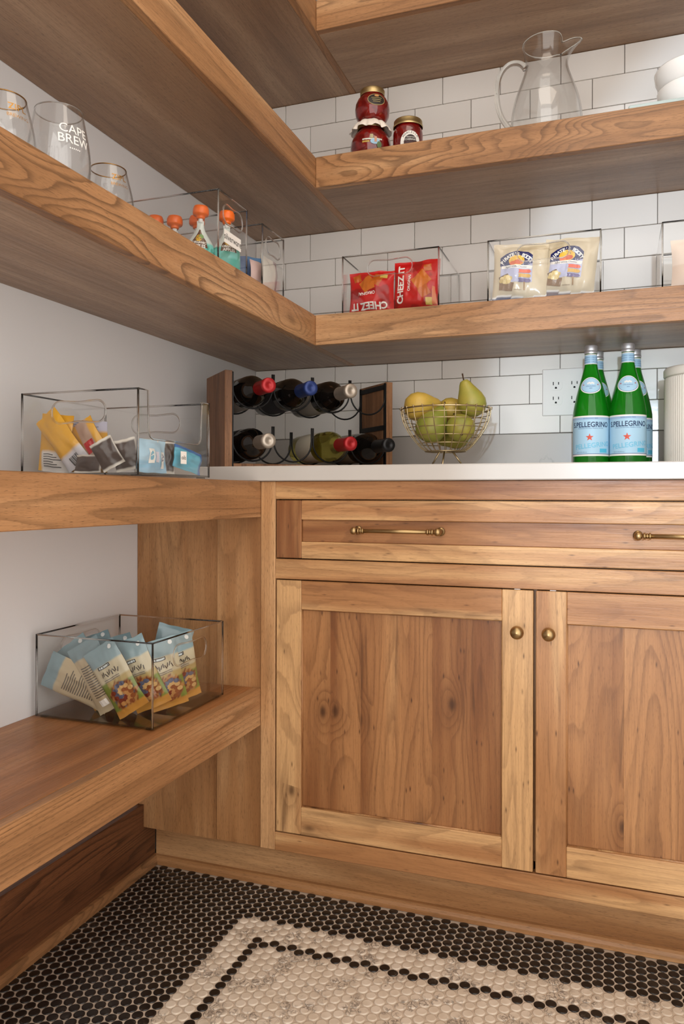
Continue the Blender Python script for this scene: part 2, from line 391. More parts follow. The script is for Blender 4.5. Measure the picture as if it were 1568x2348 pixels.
def star2d(cx, cy, r, n=5, inner=.42, rot=PI/2):
    pts = [(cx, cy)] + [(cx+(r if i % 2 == 0 else r*inner)*math.cos(rot+PI*i/n), cy+(r if i % 2 == 0 else r*inner)*math.sin(rot+PI*i/n)) for i in range(2*n)]
    return pts, [(0, 1+i, 1+(i+1) % (2*n)) for i in range(2*n)]
def sh(shape, dx=0, dy=0, rot=0):
    v, f = shape; c, s_ = math.cos(rot), math.sin(rot)
    return [(dx+x*c-y*s_, dy+x*s_+y*c) for x, y in v], f

def sq(shape, kx, dx=0, dy=0): return [(dx+x*kx, dy+y) for x, y in shape[0]], shape[1]

# ------------------------------------------------------------------ room shell
X1 = 1.75; Y0 = -2.45; ZC = 2.72
struct(MB().box((-.12, Y0-.1, -.12), (0, .12, ZC+.1)).build('wall_left', M['paint']), 'painted off-white wall behind the left shelves')
wb = struct(MB().box((0, .0012, -.12), (X1+.12, .12, ZC+.1)).build('wall_back', M['tile_grout']), 'back wall covered in white subway tile')
struct(MB().box((X1, -1.30, -.12), (X1+.12, .0012, ZC+.1)).box((X1, Y0-.1, 2.45), (X1+.12, -1.30, ZC+.1)).build('wall_right', M['paint']))  # unseen wall, left open towards the front so outside light brightens the left wall
wf = MB().box((0, Y0-.1, -.12), (.34, Y0, ZC+.1)).box((.34, Y0-.1, 2.60), (X1, Y0, ZC+.1)).build('wall_front', M['paint']); struct(wf)
struct(MB().box((0, Y0, ZC), (X1, 0, ZC+.1)).build('ceiling', M['ceil']))
fl = struct(MB().box((0, Y0, -.12), (X1, 0, -.0012)).build('floor', M['floor_grout']), 'penny tile floor, black border around a white field')
# wall tile: running bond, three bands between the shelves
TW, TH = .1566, .0778
def tile_band(z_ref, z0, z1, first):
    k0 = math.floor((z0 - z_ref)/TH)
    for k in range(k0, 12):
        a, b = z_ref + k*TH, z_ref + (k+1)*TH
        if a >= z1: break
        a, b = max(a, z0), min(b, z1)
        if b-a < .006: continue
        ph = .0187 if (k + first) % 2 == 0 else .097
        for j in range(-1, 8):
            x0, x1 = ph + j*TW, ph + (j+1)*TW
            x0, x1 = max(x0, .0005), min(x1, 1.30)
            if x1-x0 < .006: continue
            o = board('wall_tile', (x0+.0008, -.0062, a+.0008), (x1-.0008, .0012, b-.0008), M['tile'], wb, .0011)
            o.location.y = 0.0044-.0062+.0003
tile_band(1.0118, 1.0118, 1.2178, 1)
tile_band(1.4526, 1.2930, 1.6080, 1)
tile_band(1.8450, 1.6838, 1.9965, 0)
board('wall_tile', (.0008, -.004, .9084), (X1, .0012, 1.0108), M['quartz'], None, .001)
bs = COL.objects[-1]; bs.name = 'backsplash_slab'; tag(bs, 'white quartz backsplash strip with faint grey veins below the subway tile', 'backsplash')

# penny tile floor
PX, PY, R0 = .01805, .0206, .0093
def proj(X):
    d = Vector(X) - Vector(CAM); fw = Vector((-math.sin(YAW), math.cos(YAW), 0)); rt = Vector((math.cos(YAW), math.sin(YAW), 0))
    z = d.dot(fw)
    return (784 + F*d.dot(rt)/z, PV - F*d.z/z, z) if z > .05 else (-1e6, 0, 1)
def penny_geo(n=14):
    vs = [(R0*.80*math.cos(2*PI*i/n), R0*.80*math.sin(2*PI*i/n), .0006) for i in range(n)]
    vs += [(R0*math.cos(2*PI*i/n), R0*math.sin(2*PI*i/n), .0000) for i in range(n)]
    vs += [(R0*math.cos(2*PI*i/n), R0*math.sin(2*PI*i/n), -.0012) for i in range(n)]
    fs = [tuple(range(n))]
    for q in (0, n): fs += [(q+i, q+n+i, q+n+(i+1) % n, q+(i+1) % n) for i in range(n)]
    return vs, fs
pv, pf = penny_geo()
pmesh = {}
for key in ('penny_black', 'penny_white'):
    me = bpy.data.meshes.new(key); me.from_pydata(pv, [], pf); me.materials.append(M[key]); me.polygons.foreach_set('use_smooth', [False]+[True]*(len(pf)-1)); me.update(); pmesh[key] = me
cells = {'penny_black': [], 'penny_white': []}
for k in range(-20, 76):
    x = .377 + k*PX
    if x < .0235 or x > X1-.012: continue
    yb = -.763 if k % 2 == 0 else -.7733
    for j in range(-10, 82):
        y = yb - j*PY
        if y > -.5735 or y < Y0+.012: continue
        white = (-3 <= k <= 62) and (-3 <= j <= 62)
        if k == 0 and 0 <= j <= 59: white = False
        if j == 0 and 0 <= k <= 59: white = False
        if (k == 59 and 0 <= j <= 59) or (j == 59 and 0 <= k <= 59): white = False
        px, py, dz = proj((x, y, 0)); see = -10 < px < 1578 and py < 2358
        cells['penny_white' if white else 'penny_black'].append((dz if see else 99+dz, x, y))
for key, lst in cells.items():
    lst.sort(); nm = 'white_penny_tile' if 'white' in key else 'black_penny_tile'
    for (dz, x, y) in lst[:300]:
        link(nm, pmesh[key], fl, (x, y, 0))
    mb = MB(); rest = [c for c in lst[300:]]
    for (dz, x, y) in rest: mb.add([(a+x, b+y, c) for a, b, c in pv], pf)
    o = mb.build(nm, M[key], fl, fix=False); o['kind'] = 'stuff'

# baseboard, shoe moulding, toe kick
struct(board('baseboard_left', (.0002, Y0+.01, .0), (.0179, -.5575, .1499), M['oak_y_dark'], None, .002, -.1), 'dark stained oak baseboard along the left wall')
def shoe(name, p, q, nx, ny, mat, label):
    """quarter-round strip from p to q, leaning on the face whose outward normal is (nx, ny)"""
    prof = [(0, 0), (.0130, 0), (.0125, .008), (.010, .0145), (.006, .018), (0, .0193)]
    n = len(prof); vs = []
    for (x, y) in (p, q): vs += [(x+nx*a, y+ny*a, z) for a, z in prof]
    fs = [(i, (i+1) % n, n+(i+1) % n, n+i) for i in range(n)] + [tuple(range(n)), tuple(range(2*n-1, n-1, -1))]
    struct(MB().add(vs, fs, smooth=False).build(name, mat), label)
shoe('trim_1', (.018, Y0+.01), (.018, -.5580), 1, 0, M['fascia_y'], 'oak shoe moulding at the foot of the left baseboard')
shoe('trim_2', (.018, -.5577), (X1, -.5577), 0, -1, M['oak_x'], 'oak shoe moulding at the foot of the cabinet toe kick')

# ------------------------------------------------------------------ floating shelves
def shelf_run(label, lo, hi, face, grain, tone=0.0, ftone=0.0, fm='edge'):
    """hollow-built shelf: core with separate front board on the given face"""
    (x0, y0, z0), (x1, y1, z1) = lo, hi; T = .019
    root = empty('floating_shelf', ((x0+x1)/2, (y0+y1)/2, z0)); tag(root, label, 'shelf', 'oak floating shelves')
    cx, cy, cz = root.location; S = lambda x, y, z: (x-cx, y-cy, z-cz)
    if face == '+x':
        board('shelf_board', S(x0, y0, z0), S(x1-T, y1, z1), M['shelf_y'] if grain != 'low' else M['lowshelf_y'], root, .0008, tone)
        board('front_edge', S(x1-T, y0, z0), S(x1, y1, z1), M[fm+'_y'], root, .0012, ftone)
    else:
        board('shelf_board', S(x0, y0+T, z0), S(x1, y1, z1), M['shelf_x'], root, .0008, tone)
        board('front_edge', S(x0, y0, z0), S(x1, y0+T, z1), M[fm+'_x'], root, .0012, ftone)
    return root
XU, YU = .3161, .3175
zA, zB, zC, zM, zL = (1.6081, 1.6837), (1.2179, 1.2929), (1.9966, 2.072), (.8003, .8762), (.3577, .4370)
YN = Y0+.01; YE = -.0015
shelf_run('top left floating oak shelf along the plain wall, cut by the photo edge', (.0005, YN, zC[0]), (XU, YE, zC[1]), '+x', 'y')
shelf_run('top floating oak shelf on the tiled wall, above the glass pitcher', (XU+.0004, -YU, zC[0]), (X1-.001, YE, zC[1]), '-y', 'x', ftone=.1)
shelf_run('empty-edged floating oak shelf on the plain wall over the drinking glasses', (.0005, YN, zA[0]), (XU, YE, zA[1]), '+x', 'y', ftone=.2)
shelf_run('floating oak shelf on the tiled wall holding jars and glass pitcher', (XU+.0004, -YU, zA[0]), (X1-.001, YE, zA[1]), '-y', 'x', ftone=.12, fm='fascia')
shelf_run('floating oak shelf with bold cathedral grain holding the glasses and orange capped pouches', (.0005, YN, zB[0]), (XU, YE, zB[1]), '+x', 'y', ftone=-.1, fm='fascia')
shelf_run('floating oak shelf on the tiled wall holding red and cream snack bags', (XU+.0004, -YU, zB[0]), (X1-.001, YE, zB[1]), '-y', 'x')
YP = -.6067
shelf_run('oak shelf at countertop height holding the scooped bin of yellow packets', (.0005, YN, zM[0]), (.3084, YP-.0004, zM[1]), '+x', 'y')
shelf_run('low oak shelf near the floor holding the square bin of snack packs', (.0005, YN, zL[0]), (.3084, YP-.0004, zL[1]), '+x', 'low', .0)

# ------------------------------------------------------------------ base cabinet
cab = empty('base_cabinet', (.875, -.3, 0)); tag(cab, 'rustic hickory base cabinet with one wide drawer over two panelled doors', 'cabinet')
cx0, cy0 = .875, -.3
def cb(name, x0, y0, z0, x1, y1, z1, m, parent=None, tone=0.0, bev=.0012):
    if parent is None: return board(name, (x0-cx0, y0-cy0, z0), (x1-cx0, y1-cy0, z1), M[m], cab, bev, tone)
    p = parent; q = Vector((cx0, cy0, 0)) + p.location
    return board(name, (x0-q.x, y0-q.y, z0-q.z), (x1-q.x, y1-q.y, z1-q.z), M[m], p, bev, tone)
YF = -.6096
cb('carcass', .003, -.585, .15, X1-.002, -.006, .872, 'oak_z')
cb('toe_kick', .0185, -.5574, 0, X1-.002, -.54, .112, 'oak_x', tone=.05)
# blank end panels left and right (notched over the baseboard on the left)
_o = [(-.1010, .150), (-.0832, .150), (-.0832, .0993), (.1012, .0993), (.1012, .8755), (-.1010, .8755)]; _p = MB()
_n = len(_o); _p.add([(x, y, z-.5) for y in (-.0106, .0106) for x, z in _o], [tuple(range(_n)), tuple(range(_n, 2*_n))] + [(i, (i+1) % _n, _n+(i+1) % _n, _n+i) for i in range(_n)], smooth=False)
_e = _p.build('end_panel', M['oak_z'], cab, (.1018-cx0, YP+.0106-cy0, .5)); _e['tone'] = -.15
cb('end_panel', .2032, YP, .0993, .3086, -.5855, .8755, 'oak_z', tone=-.02, bev=.0006)
cb('end_panel', 1.441, YP, .0993, X1-.002, -.5855, .8755, 'oak_z')
cb('stile', .3090, YF, .0993, .3425, -.5880, .8758, 'oak_z', tone=.45)
cb('stile', 1.4075, YF, .0993, 1.4408, -.5880, .8758, 'oak_z', tone=.4)
cb('rail', .3427, YF, .8386, 1.4073, -.5880, .8758, 'hick_x', tone=-.10)
cb('rail', .3427, YF, .6711, 1.4073, -.5880, .7130, 'hick_x', tone=-.05)
cb('rail', .3427, YF, .0993, 1.4073, -.5880, .1377, 'hick_x', tone=.35)
# drawer
dr = empty('drawer', (0, -.303, .776), 0, cab)
dy = -.589
dx0, dx1, dz0, dz1 = .3450, 1.4050, .7155, .8361
cb('stile', dx0, YF, dz0, .4015, dy, dz1, 'hick_z', dr, -.35)
cb('stile', 1.3485, YF, dz0, dx1, dy, dz1, 'hick_z', dr, .0)
cb('rail', .4017, YF, .7960, 1.3483, dy, dz1, 'hick_x', dr, .45)
cb('rail', .4017, YF, dz0, 1.3483, dy, .7500, 'hick_x', dr, .20)
cb('panel', .4015, YF+.007, .7498, 1.3485, dy, .7962, 'hick_x', dr, .0)
def drawer_pull(xc):
    z = .776; y = -.6355; a, b = xc-.085, xc+.085
    q = Vector((cx0, cy0, 0)) + dr.location
    mb = MB()
    def rod(x0, x1, r): mb.tube([(x0, y, z), (x1, y, z)], r, 16)
    rod(a+.008, b-.008, .0042)
    for e, sg in ((a, 1), (b, -1)):
        mb.lathe([(0, -.0075), (.004, -.0068), (.0066, -.0042), (.0075, 0), (.0066, .0042), (.004, .0068), (0, .0075)], 20, (e, y, z))
        for d, r in ((.010, .0062), (.0145, .0050), (.019, .0060)): rod(e+sg*(d-.0016), e+sg*(d+.0016), r)
        mb.tube([(e, y, z), (e, YF+.0035, z)], [.0052, .0060], 14)
        mb.tube([(e, YF+.0005, z), (e, YF+.0070, z)], .0085, 18)
    mb.v = [(p[0]-q.x, p[1]-q.y, p[2]-q.z) for p in mb.v]
    mb.build('drawer_pull', M['brass'], dr)
drawer_pull(.6105); drawer_pull(1.1410)
def door(x0, x1, sl, sr, tones, kx, ptones):
    z0, z1 = .1402, .6688; zr0, zr1 = .197, .609
    d = empty('door', ((x0+x1)/2-cx0, -.303, z0), 0, cab)
    cb('stile', x0, YF, z0, x0+sl, dy, z1, 'hick_z', d, tones[0]); cb('stile', x1-sr, YF, z0, x1, dy, z1, 'hick_z', d, tones[1])
    cb('rail', x0+sl+.0002, YF, zr1, x1-sr-.0002, dy, z1, 'hick_x', d, tones[2]); cb('rail', x0+sl+.0002, YF, z0, x1-sr-.0002, dy, zr0, 'hick_x', d, tones[3])
    n = len(ptones); a, b = x0+sl, x1-sr; t = 0
    for wd, tn in ptones:
        cb('panel_board', a+(b-a)*t, YF+.009, zr0, a+(b-a)*(t+wd), dy, zr1, 'hick_panel', d, tn, .0002); t += wd
    # slim bead around the panel
    q = Vector((cx0, cy0, 0)) + d.location
    mb = MB()
    for (p, r) in (((a, zr0), (b, zr0)), ((a, zr1), (b, zr1)), ((a, zr0), (a, zr1)), ((b, zr0), (b, zr1))):
        mb.tube([(p[0]-q.x, YF+.0075-q.y, p[1]-q.z), (r[0]-q.x, YF+.0075-q.y, r[1]-q.z)], .0022, 8)
    mb.build('panel_bead', M['hick_z'], d)
    mb = MB(); z = .592-q.z; x = kx-q.x; yy = YF-q.y
    mb.lathe([(0, .0004), (.0075, .0004), (.0075, -.0016), (.0046, -.004), (.0042, -.012), (.007, -.0145), (.0108, -.018), (.0127, -.024), (.0115, -.030), (.0075, -.0345), (0, -.036)][::-1], 28)
    mb.v = [(x+p[0], yy+p[2], z+p[1]) for p in mb.v]
    mb.build('knob', M['brass'], d)
    return d
door(.3455, .8727, .0563, .0577, (.35, .40, .30, .10), .8455, [(.15, -.2), (.16, -.3), (.36, -.12), (.33, -.3)])
door(.8778, 1.4050, .0555, .0560, (.42, .2, -.05, .25), .9025, [(.24, -.22), (.30, -.15), (.25, -.1), (.21, -.25)])
for x in (.8432, .9085):
    cb('door_catch', x-.006, YF+.001, .6692, x+.006, YF+.010, .6709, 'oak_x', None); COL.objects[-1].data.materials[0] = M['steel']
# countertop
ct = board('countertop', (.0006, -.6196, .8764), (X1-.001, -.0044, .9082), M['quartz'], None, .002)
tag(ct, 'white quartz countertop with faint veins on the hickory cabinet', 'countertop')

# ------------------------------------------------------------------ outlet plate
op = empty('outlet_plate', (.893, -.003, 1.056)); tag(op, 'white two-gang outlet plate on the tile behind the green bottles', 'outlet')
pl = board('cover_plate', (-.0583, -.005, 0), (.0583, .0005, .1232), M['plastic_white'], op, .0025)
for gx in (-.0232, .0232):
    for gz in (.0424, .0809):
        pts = []
        for i in range(40):
            t = 2*PI*i/40; pts.append((max(-.0172, min(.0172, .0178*math.cos(t)))+gx, max(-.0140, min(.0140, .0178*math.sin(t)))+gz))
        vs = [(x, -.0050, z) for x, z in pts] + [(x, -.0066, z) for x, z in pts]; n = 40
        f = MB().add(vs, [(i, (i+1) % n, n+(i+1) % n, n+i) for i in range(n)] + [tuple(range(n, 2*n))], smooth=False).build('receptacle', M['plastic_white'], op)
        s = MB()
        for sx, hh in ((-.0066, .0085), (.0066, .0068)): s.box((gx+sx-.0011, -.0069, gz+.0035-hh/2), (gx+sx+.0011, -.0064, gz+.0035+hh/2))
        v, fc = oval2d(gx, gz-.0078, .0026, .0026, 14); s.add([(x, -.0069, z) for x, z in v], fc, smooth=False)
        s.box((gx-.0026, -.0069, gz-.0100), (gx+.0026, -.0066, gz-.0078))
        s.build('socket_slots', M['slot_black'], f)

# ------------------------------------------------------------------ clear acrylic bins
def rr(w, h, r, n=6, cx=0, cz=0):
    pts = []
    for (sx, sz, a0) in ((1, 1, 0), (-1, 1, PI/2), (-1, -1, PI), (1, -1, 1.5*PI)):
        for i in range(n+1):
            a = a0 + PI/2*i/n; pts.append((cx+sx*(w/2-r)+r*math.cos(a), cz+sz*(h/2-r)+r*math.sin(a)))
    return pts
def handle_outline(w, h, cx, cz):
    """rounded grip hole, slightly pinched in the middle"""
    pts = rr(w, h, h*.47, 8, cx, cz); out = []
    for i in range(len(pts)):
        a, b = pts[i], pts[(i+1) % len(pts)]; n = 6 if abs(a[0]-b[0]) > w*.2 else 1
        for j in range(n): out.append((a[0]+(b[0]-a[0])*j/n, a[1]+(b[1]-a[1])*j/n))
    return [(x, cz+(z-cz)*(1-.13*math.exp(-((x-cx)/(w*.22))**2))) for x, z in out]
def prism(mb, outer, holes, to3, t):
    loops = [outer] + holes
    flat = [p for l in loops for p in l]; tri = tessellate_polygon([[Vector((x, z, 0)) for x, z in l] for l in loops])
    n = len(flat); vs = [to3(x, z, 0) for x, z in flat] + [to3(x, z, t) for x, z in flat]
    fs = [tuple(q) for q in tri] + [tuple(i+n for i in q[::-1]) for q in tri]; b = 0
    for l in loops:
        m = len(l); fs += [(b+i, b+(i+1) % m, n+b+(i+1) % m, n+b+i) for i in range(m)]; b += m
    mb.add(vs, fs, smooth=False)
def bin_(label, x0, y0, z0, x1, y1, z1, holes, dip=None, sticker=None):
    """open-topped acrylic bin; holes = faces with a grip hole; dip = face with a scooped front"""
    lx, ly, h = x1-x0, y1-y0, z1-z0; t = .0024; ft = .003
    root = empty('acrylic_bin', ((x0+x1)/2, (y0+y1)/2, z0)); tag(root, label, 'storage bin', 'clear acrylic bins')
    faces = {'-y': lambda u, z, d: (u, -ly/2+d, z), '+y': lambda u, z, d: (u, ly/2-d, z),
             '-x': lambda u, z, d: (-lx/2+d, u, z), '+x': lambda u, z, d: (lx/2-d, u, z)}
    rim = MB(); walls = MB()
    for fc, fn in faces.items():
        wd = lx if fc[1] == 'y' else ly
        a = wd/2 - (t if fc[1] == 'x' else 0)
        hl = [handle_outline(wd*.46 if wd > .15 else wd*.66, h*.26, 0, h*.76)] if fc in holes else []
        if dip == fc:
            e, d, r = .028, h*.56, .016      # scooped edge
            out = [(-a, ft), (a, ft), (a, h)]
            sc = [(a-e+.002, h)] + [(a-e-r+r*math.cos(q), h-d+r+r*math.sin(q)) for q in [-.0, -.4, -.8, -1.2, -PI/2]]
            out += sc + [(-x, z) for x, z in sc[::-1]] + [(-a, h)]
        else: out = [(-a, ft), (a, ft), (a, h), (-a, h)]
        prism(walls, out, hl, fn, t)
        rp = [q for q in out if q[1] > ft+.001]
        rim.tube([fn(x, z, t/2) for x, z in rp], .0015, 8)
        for hh in hl: MB().tube([fn(x, z, t/2) for x, z in hh], .0016, 8, True).build('handle_rim', M['acrylic_rim'], root)
    walls.build('bin_walls', M['acrylic'], root, fix=True)
    for sx in (-1, 1):
        for sy in (-1, 1): rim.tube([(sx*(lx/2-t/2), sy*(ly/2-t/2), ft), (sx*(lx/2-t/2), sy*(ly/2-t/2), h if not (dip == '+x' and sx == 1) else h)], .0018, 8)
    rim.build('rim', M['acrylic_rim'], root)
    b = MB().box((-lx/2, -ly/2, ft), (lx/2, ly/2, ft+.0032))
    for sx in (-1, 1):
        for sy in (-1, 1): b.box((sx*(lx/2-.012)-.006, sy*(ly/2-.012)-.006, 0), (sx*(lx/2-.012)+.006, sy*(ly/2-.012)+.006, ft))
    b.build('bin_base', M['acrylic_base'], root)
    if sticker:
        fc, u, z, w_, h_, txt, size = sticker; fn = faces[fc]; mb = MB()
        sgn = 1 if fc in ('-y', '+x') else -1
        put(mb, rect2d(-w_/2, -h_/2, w_/2, h_/2), lambda a, c: fn(u+sgn*a, z+c, -.0006), mi=0)
        put(mb, rect2d(-w_/2, -h_/2, w_/2, h_/2), lambda a, c: fn(u+sgn*a, z+c, -.0001), mi=0)
        put(mb, text2d(txt, size), lambda a, c: fn(u+sgn*a, z+c, -.0009), mi=1)
        mb.build('label_sticker', [M['label_white'], M['dark_print']], root, fix=False)
    return root
zb = zB[1]+.0002
bin_('clear bin on the left shelf labelled silverware, full of orange capped pouches', .030, -.746, zb, .281, -.620, zb+.156, ('+x',), None, ('+x', -.004, .072, .072, .026, 'silverware', .0125))
bin_('narrow clear bin of blue packets in the shelf corner beside the silverware bin', .030, -.546, zb, .281, -.429, zb+.154, ('+x',))
bin_('clear bin on the tiled wall shelf holding two red cracker bags', .372, -.277, zb, .618, -.026, zb+.150, ('-y',))
bin_('clear bin on the tiled wall shelf holding two cream puff bags', .7335, -.277, zb, .986, -.026, zb+.150, ('-y',))
bin_('clear bin on the tiled wall shelf cut off by the photo edge', 1.1115, -.277, zb, 1.362, -.026, zb+.150, ())
zm = zM[1]+.0002
bin_('clear bin with scooped front labelled oils on the counter height shelf', .066, -1.041, zm, .2995, -.812, zm+.141, ('-y', '+y'), '+x', ('+x', .022, .036, .019, .022, 'oils', .0075))
zl = zL[1]+.0002
bin_('square clear bin of snack packs on the low oak shelf', .0145, -.946, zl, .2650, -.692, zl+.152, ('+x', '-x'))

# ------------------------------------------------------------------ printed bags
def bag(name, w_, h_, th, colfn, parent=None, seed=0, nu=22, nv=30, crimp=.06, pinch=.04, wr=.002, gus=1.0, decals=None, mat='film', squash=None):
    """pillow pack: local x across, z up, front faces -y. colfn(u, v, side) -> linear rgb"""
    def T(u, v):
        a = max(0.0, math.sin(PI*u))**.55 if 0 < u < 1 else 0
        vv = (v-crimp)/(1-2*crimp)
        b = max(0.0, math.sin(PI*min(1, max(0, vv))))**.6 if 0 < vv < 1 else 0
        return th/2*a*b
    def S(u, v, side, off=0.0):
        pz = pinch*math.sin(PI*v); x = (u-.5)*w_*(1-pz)
        nz = noise.noise(Vector((u*5+seed*3.1, v*6, seed*1.7)))*wr + noise.noise(Vector((u*13+seed, v*4+seed*2.3, 5)))*wr*.5
        ed = min(u, 1-u, v, 1-v); k = min(1, ed*7)
        y = (-1 if side == 0 else 1)*(T(u, v) + off + .0005) + nz*k
        y += noise.noise(Vector((u*2+seed*5.3, v*2.2, 9)))*wr*2.2
        z = v*h_ + noise.noise(Vector((u*4+seed*7.7, 3, v)))*wr*.8
        return (x, y, z)
    mb = MB()
    for side in (0, 1):
        vs = [S(i/nu, j/nv, side) for j in range(nv+1) for i in range(nu+1)]
        cs = [colfn(i/nu, j/nv, side) for j in range(nv+1) for i in range(nu+1)]
        base = len(mb.v); mb.v += vs
        for j in range(nv):
            for i in range(nu):
                q = [j*(nu+1)+i, j*(nu+1)+i+1, (j+1)*(nu+1)+i+1, (j+1)*(nu+1)+i]
                if side: q = q[::-1]
                mb.f.append([base+e for e in q]); mb.c.append([cs[e] for e in q]); mb.mi.append(0); mb.sm.append(True)
    if decals:
        for n_, (shape, col) in enumerate(decals):      # shapes in metres from the bag's lower-left corner
            put(mb, refine(shape),  lambda x, z: S(min(.995, max(.005, x/w_)), min(.995, max(.005, z/h_)), 0, .0008+n_*.00004), col=col)
    return mb.build(name, M[mat], parent, fix=False)
def place(o, loc, rx=0, ry=0, rz=0):
    o.matrix_world = Matrix.Translation(loc) @ Matrix.Rotation(rz, 4, 'Z') @ Matrix.Rotation(ry, 4, 'Y') @ Matrix.Rotation(rx, 4, 'X'); return o
W_, K_ = lin(238, 234, 226), lin(30, 28, 30)
# red cracker bags
RED, RD2, CRK, CR2 = lin(196, 26, 26), lin(160, 16, 18), lin(206, 112, 36), lin(188, 92, 26)
def redcol(seed):
    def f(u, v, s):
        n = noise.noise(Vector((u*3+seed, v*3, seed)))
        return RED if n < .25 else RD2
    return f
def cracker(cx, cz, s, rot):
    v = [(-s, -s), (-s*.5, -s*.93), (0, -s*1.04), (s*.5, -s*.94), (s, -s), (s*.94, 0), (s, s), (0, s*.95), (-s, s), (-s*1.04, 0)]
    c, q = math.cos(rot), math.sin(rot); return poly2d([(cx+a*c-b*q, cz+a*q+b*c) for a, b in v])
d1 = [(cracker(.022, .094, .010, .3), CR2), (cracker(.052, .078, .018, .7), CRK), (cracker(.078, .084, .014, 1.1), CR2), (cracker(.064, .070, .009, .2), CRK),
      (rect2d(.085, .088, .103, .098), lin(206, 178, 84)),
      (sh(text2d('ORiGiNAl', .0075, .02), .052, .052, PI), W_), (sh(text2d('CHEEZ IT', .016, .035), .056, .022, PI), W_)]
bg = bag('snack_bag', .118, .110, .040, redcol(1), None, 1, wr=.0042, nu=32, nv=40, decals=d1)
place(bg, (.4365, -.238, zb+.0075), -.04, 0, .02); tag(bg, 'red cracker bag standing upside down, left in its clear bin', 'snack bag', 'red cracker bags')
d2 = [(cracker(.076, .078, .020, .75), CRK), (cracker(.085, .050, .013, .5), CR2), (cracker(.090, .108, .009, .2), CR2), (rect2d(.088, .016, .104, .034), lin(206, 178, 84)),
      (poly2d([(.103, .018), (.116, .018), (.112, .060), (.106, .062)]), lin(214, 118, 70)),
      (sh(text2d('CHEEZ IT', .016, .035), .022, .070, PI/2), W_), (sh(text2d('ORiGiNAl', .0070, .02), .044, .072, PI/2), W_)]
bg = bag('snack_bag', .120, .130, .044, redcol(2), None, 2, wr=.0042, nu=32, nv=40, decals=d2)
place(bg, (.5490, -.226, zb+.0075), -.05, .02, -.06); tag(bg, 'red cracker bag turned sideways, right in its clear bin', 'snack bag', 'red cracker bags')
# cream puff bags
CRM, NAV, LIL, PUF, WOD = lin(198, 182, 152), lin(28, 34, 88), lin(176, 178, 206), lin(222, 200, 140), lin(120, 84, 40)
def puffcol(band):
    def f(u, v, s):
        e = .115 + .02*math.sin(u*7)
        if v < e-.025: return band
        if v < e: return lin(236, 232, 228)
        return CRM
    return f
def puff_decals(var):
    D = [(poly2d([(.018, .046), (.094, .046), (.094, .090), (.018, .090)]), LIL),
         (poly2d([(.016, .086), (.030, .082), (.056, .080), (.080, .084), (.094, .090), (.094, .108), (.082, .118), (.056, .122), (.030, .116), (.016, .106)]), NAV),
         (oval2d(.056, .097, .019, .014), lin(232, 184, 64)), (oval2d(.060, .092, .011, .006), lin(206, 84, 36)), (oval2d(.047, .090, .008, .005), lin(214, 96, 44)),
         (poly2d([(.020, .079), (.092, .076), (.094, .084), (.020, .086)]), lin(232, 228, 220))]
    for i, ch in enumerate("PIRATE'S BOOTY"):
        if ch == ' ': continue
        a = (6.5-i)*.148; D.append((sh(text2d(ch, .0086, .03), .056+.042*math.sin(-a)*1.0, .070+.042*math.cos(a), a), W_))
    D += [(sh(text2d('Aged White Cheddar', .0042), .056, .0808, -.02), lin(52, 60, 110)),
          (poly2d([(.016, .030), (.048, .026), (.052, .044), (.016, .050)]), WOD), (poly2d([(.014, .058), (.036, .066), (.040, .060), (.018, .050)]), lin(96, 66, 30))]
    for i in range(13):
        a = i*2.4; D.append((oval2d(.033+.013*math.cos(a)*(.3+i/16), .052+.006*math.sin(a), .0052, .0045, 10), PUF if i % 2 else lin(206, 180, 110)))
    for i, c in enumerate((lin(220, 90, 52), lin(206, 160, 60), lin(96, 82, 130))):
        z = .070-i*.0105; D.append((poly2d([(.062, z-.004), (.088, z-.004), (.092, z), (.088, z+.004), (.062, z+.0045), (.064, z)]), c))
    D += [(rect2d(.075, .028, .078, .046), lin(150, 110, 56)), (rect2d(.052, .028, .070, .0295), lin(150, 130, 100))]
    return D
bg = bag('snack_bag', .128, .142, .042, puffcol(NAV), None, 3, wr=.0042, nu=32, nv=40, decals=puff_decals(0))
place(bg, (.7990, -.232, zb+.0075), -.03, .04, .03); tag(bg, 'cream puff bag with navy banner and navy foot, left in its clear bin', 'snack bag', 'cream puff bags')
bg = bag('snack_bag', .124, .144, .044, puffcol(lin(112, 90, 96)), None, 4, wr=.0042, nu=32, nv=40, decals=puff_decals(1))
place(bg, (.9170, -.222, zb+.0075), -.04, .10, -.10); tag(bg, 'creased cream puff bag with brown foot, right in its clear bin', 'snack bag', 'cream puff bags')
# blush cards in the bin cut off at the edge
o = bag('paper_packet', .20, .12, .05, lambda u, v, s: lin(226, 204, 186) if v > .5 else lin(214, 186, 164), None, 5, wr=.001, mat='paper'); place(o, (1.232, -.215, zb+.0075))
tag(o, 'pale blush packet in the clear bin at the photo edge', 'packet')

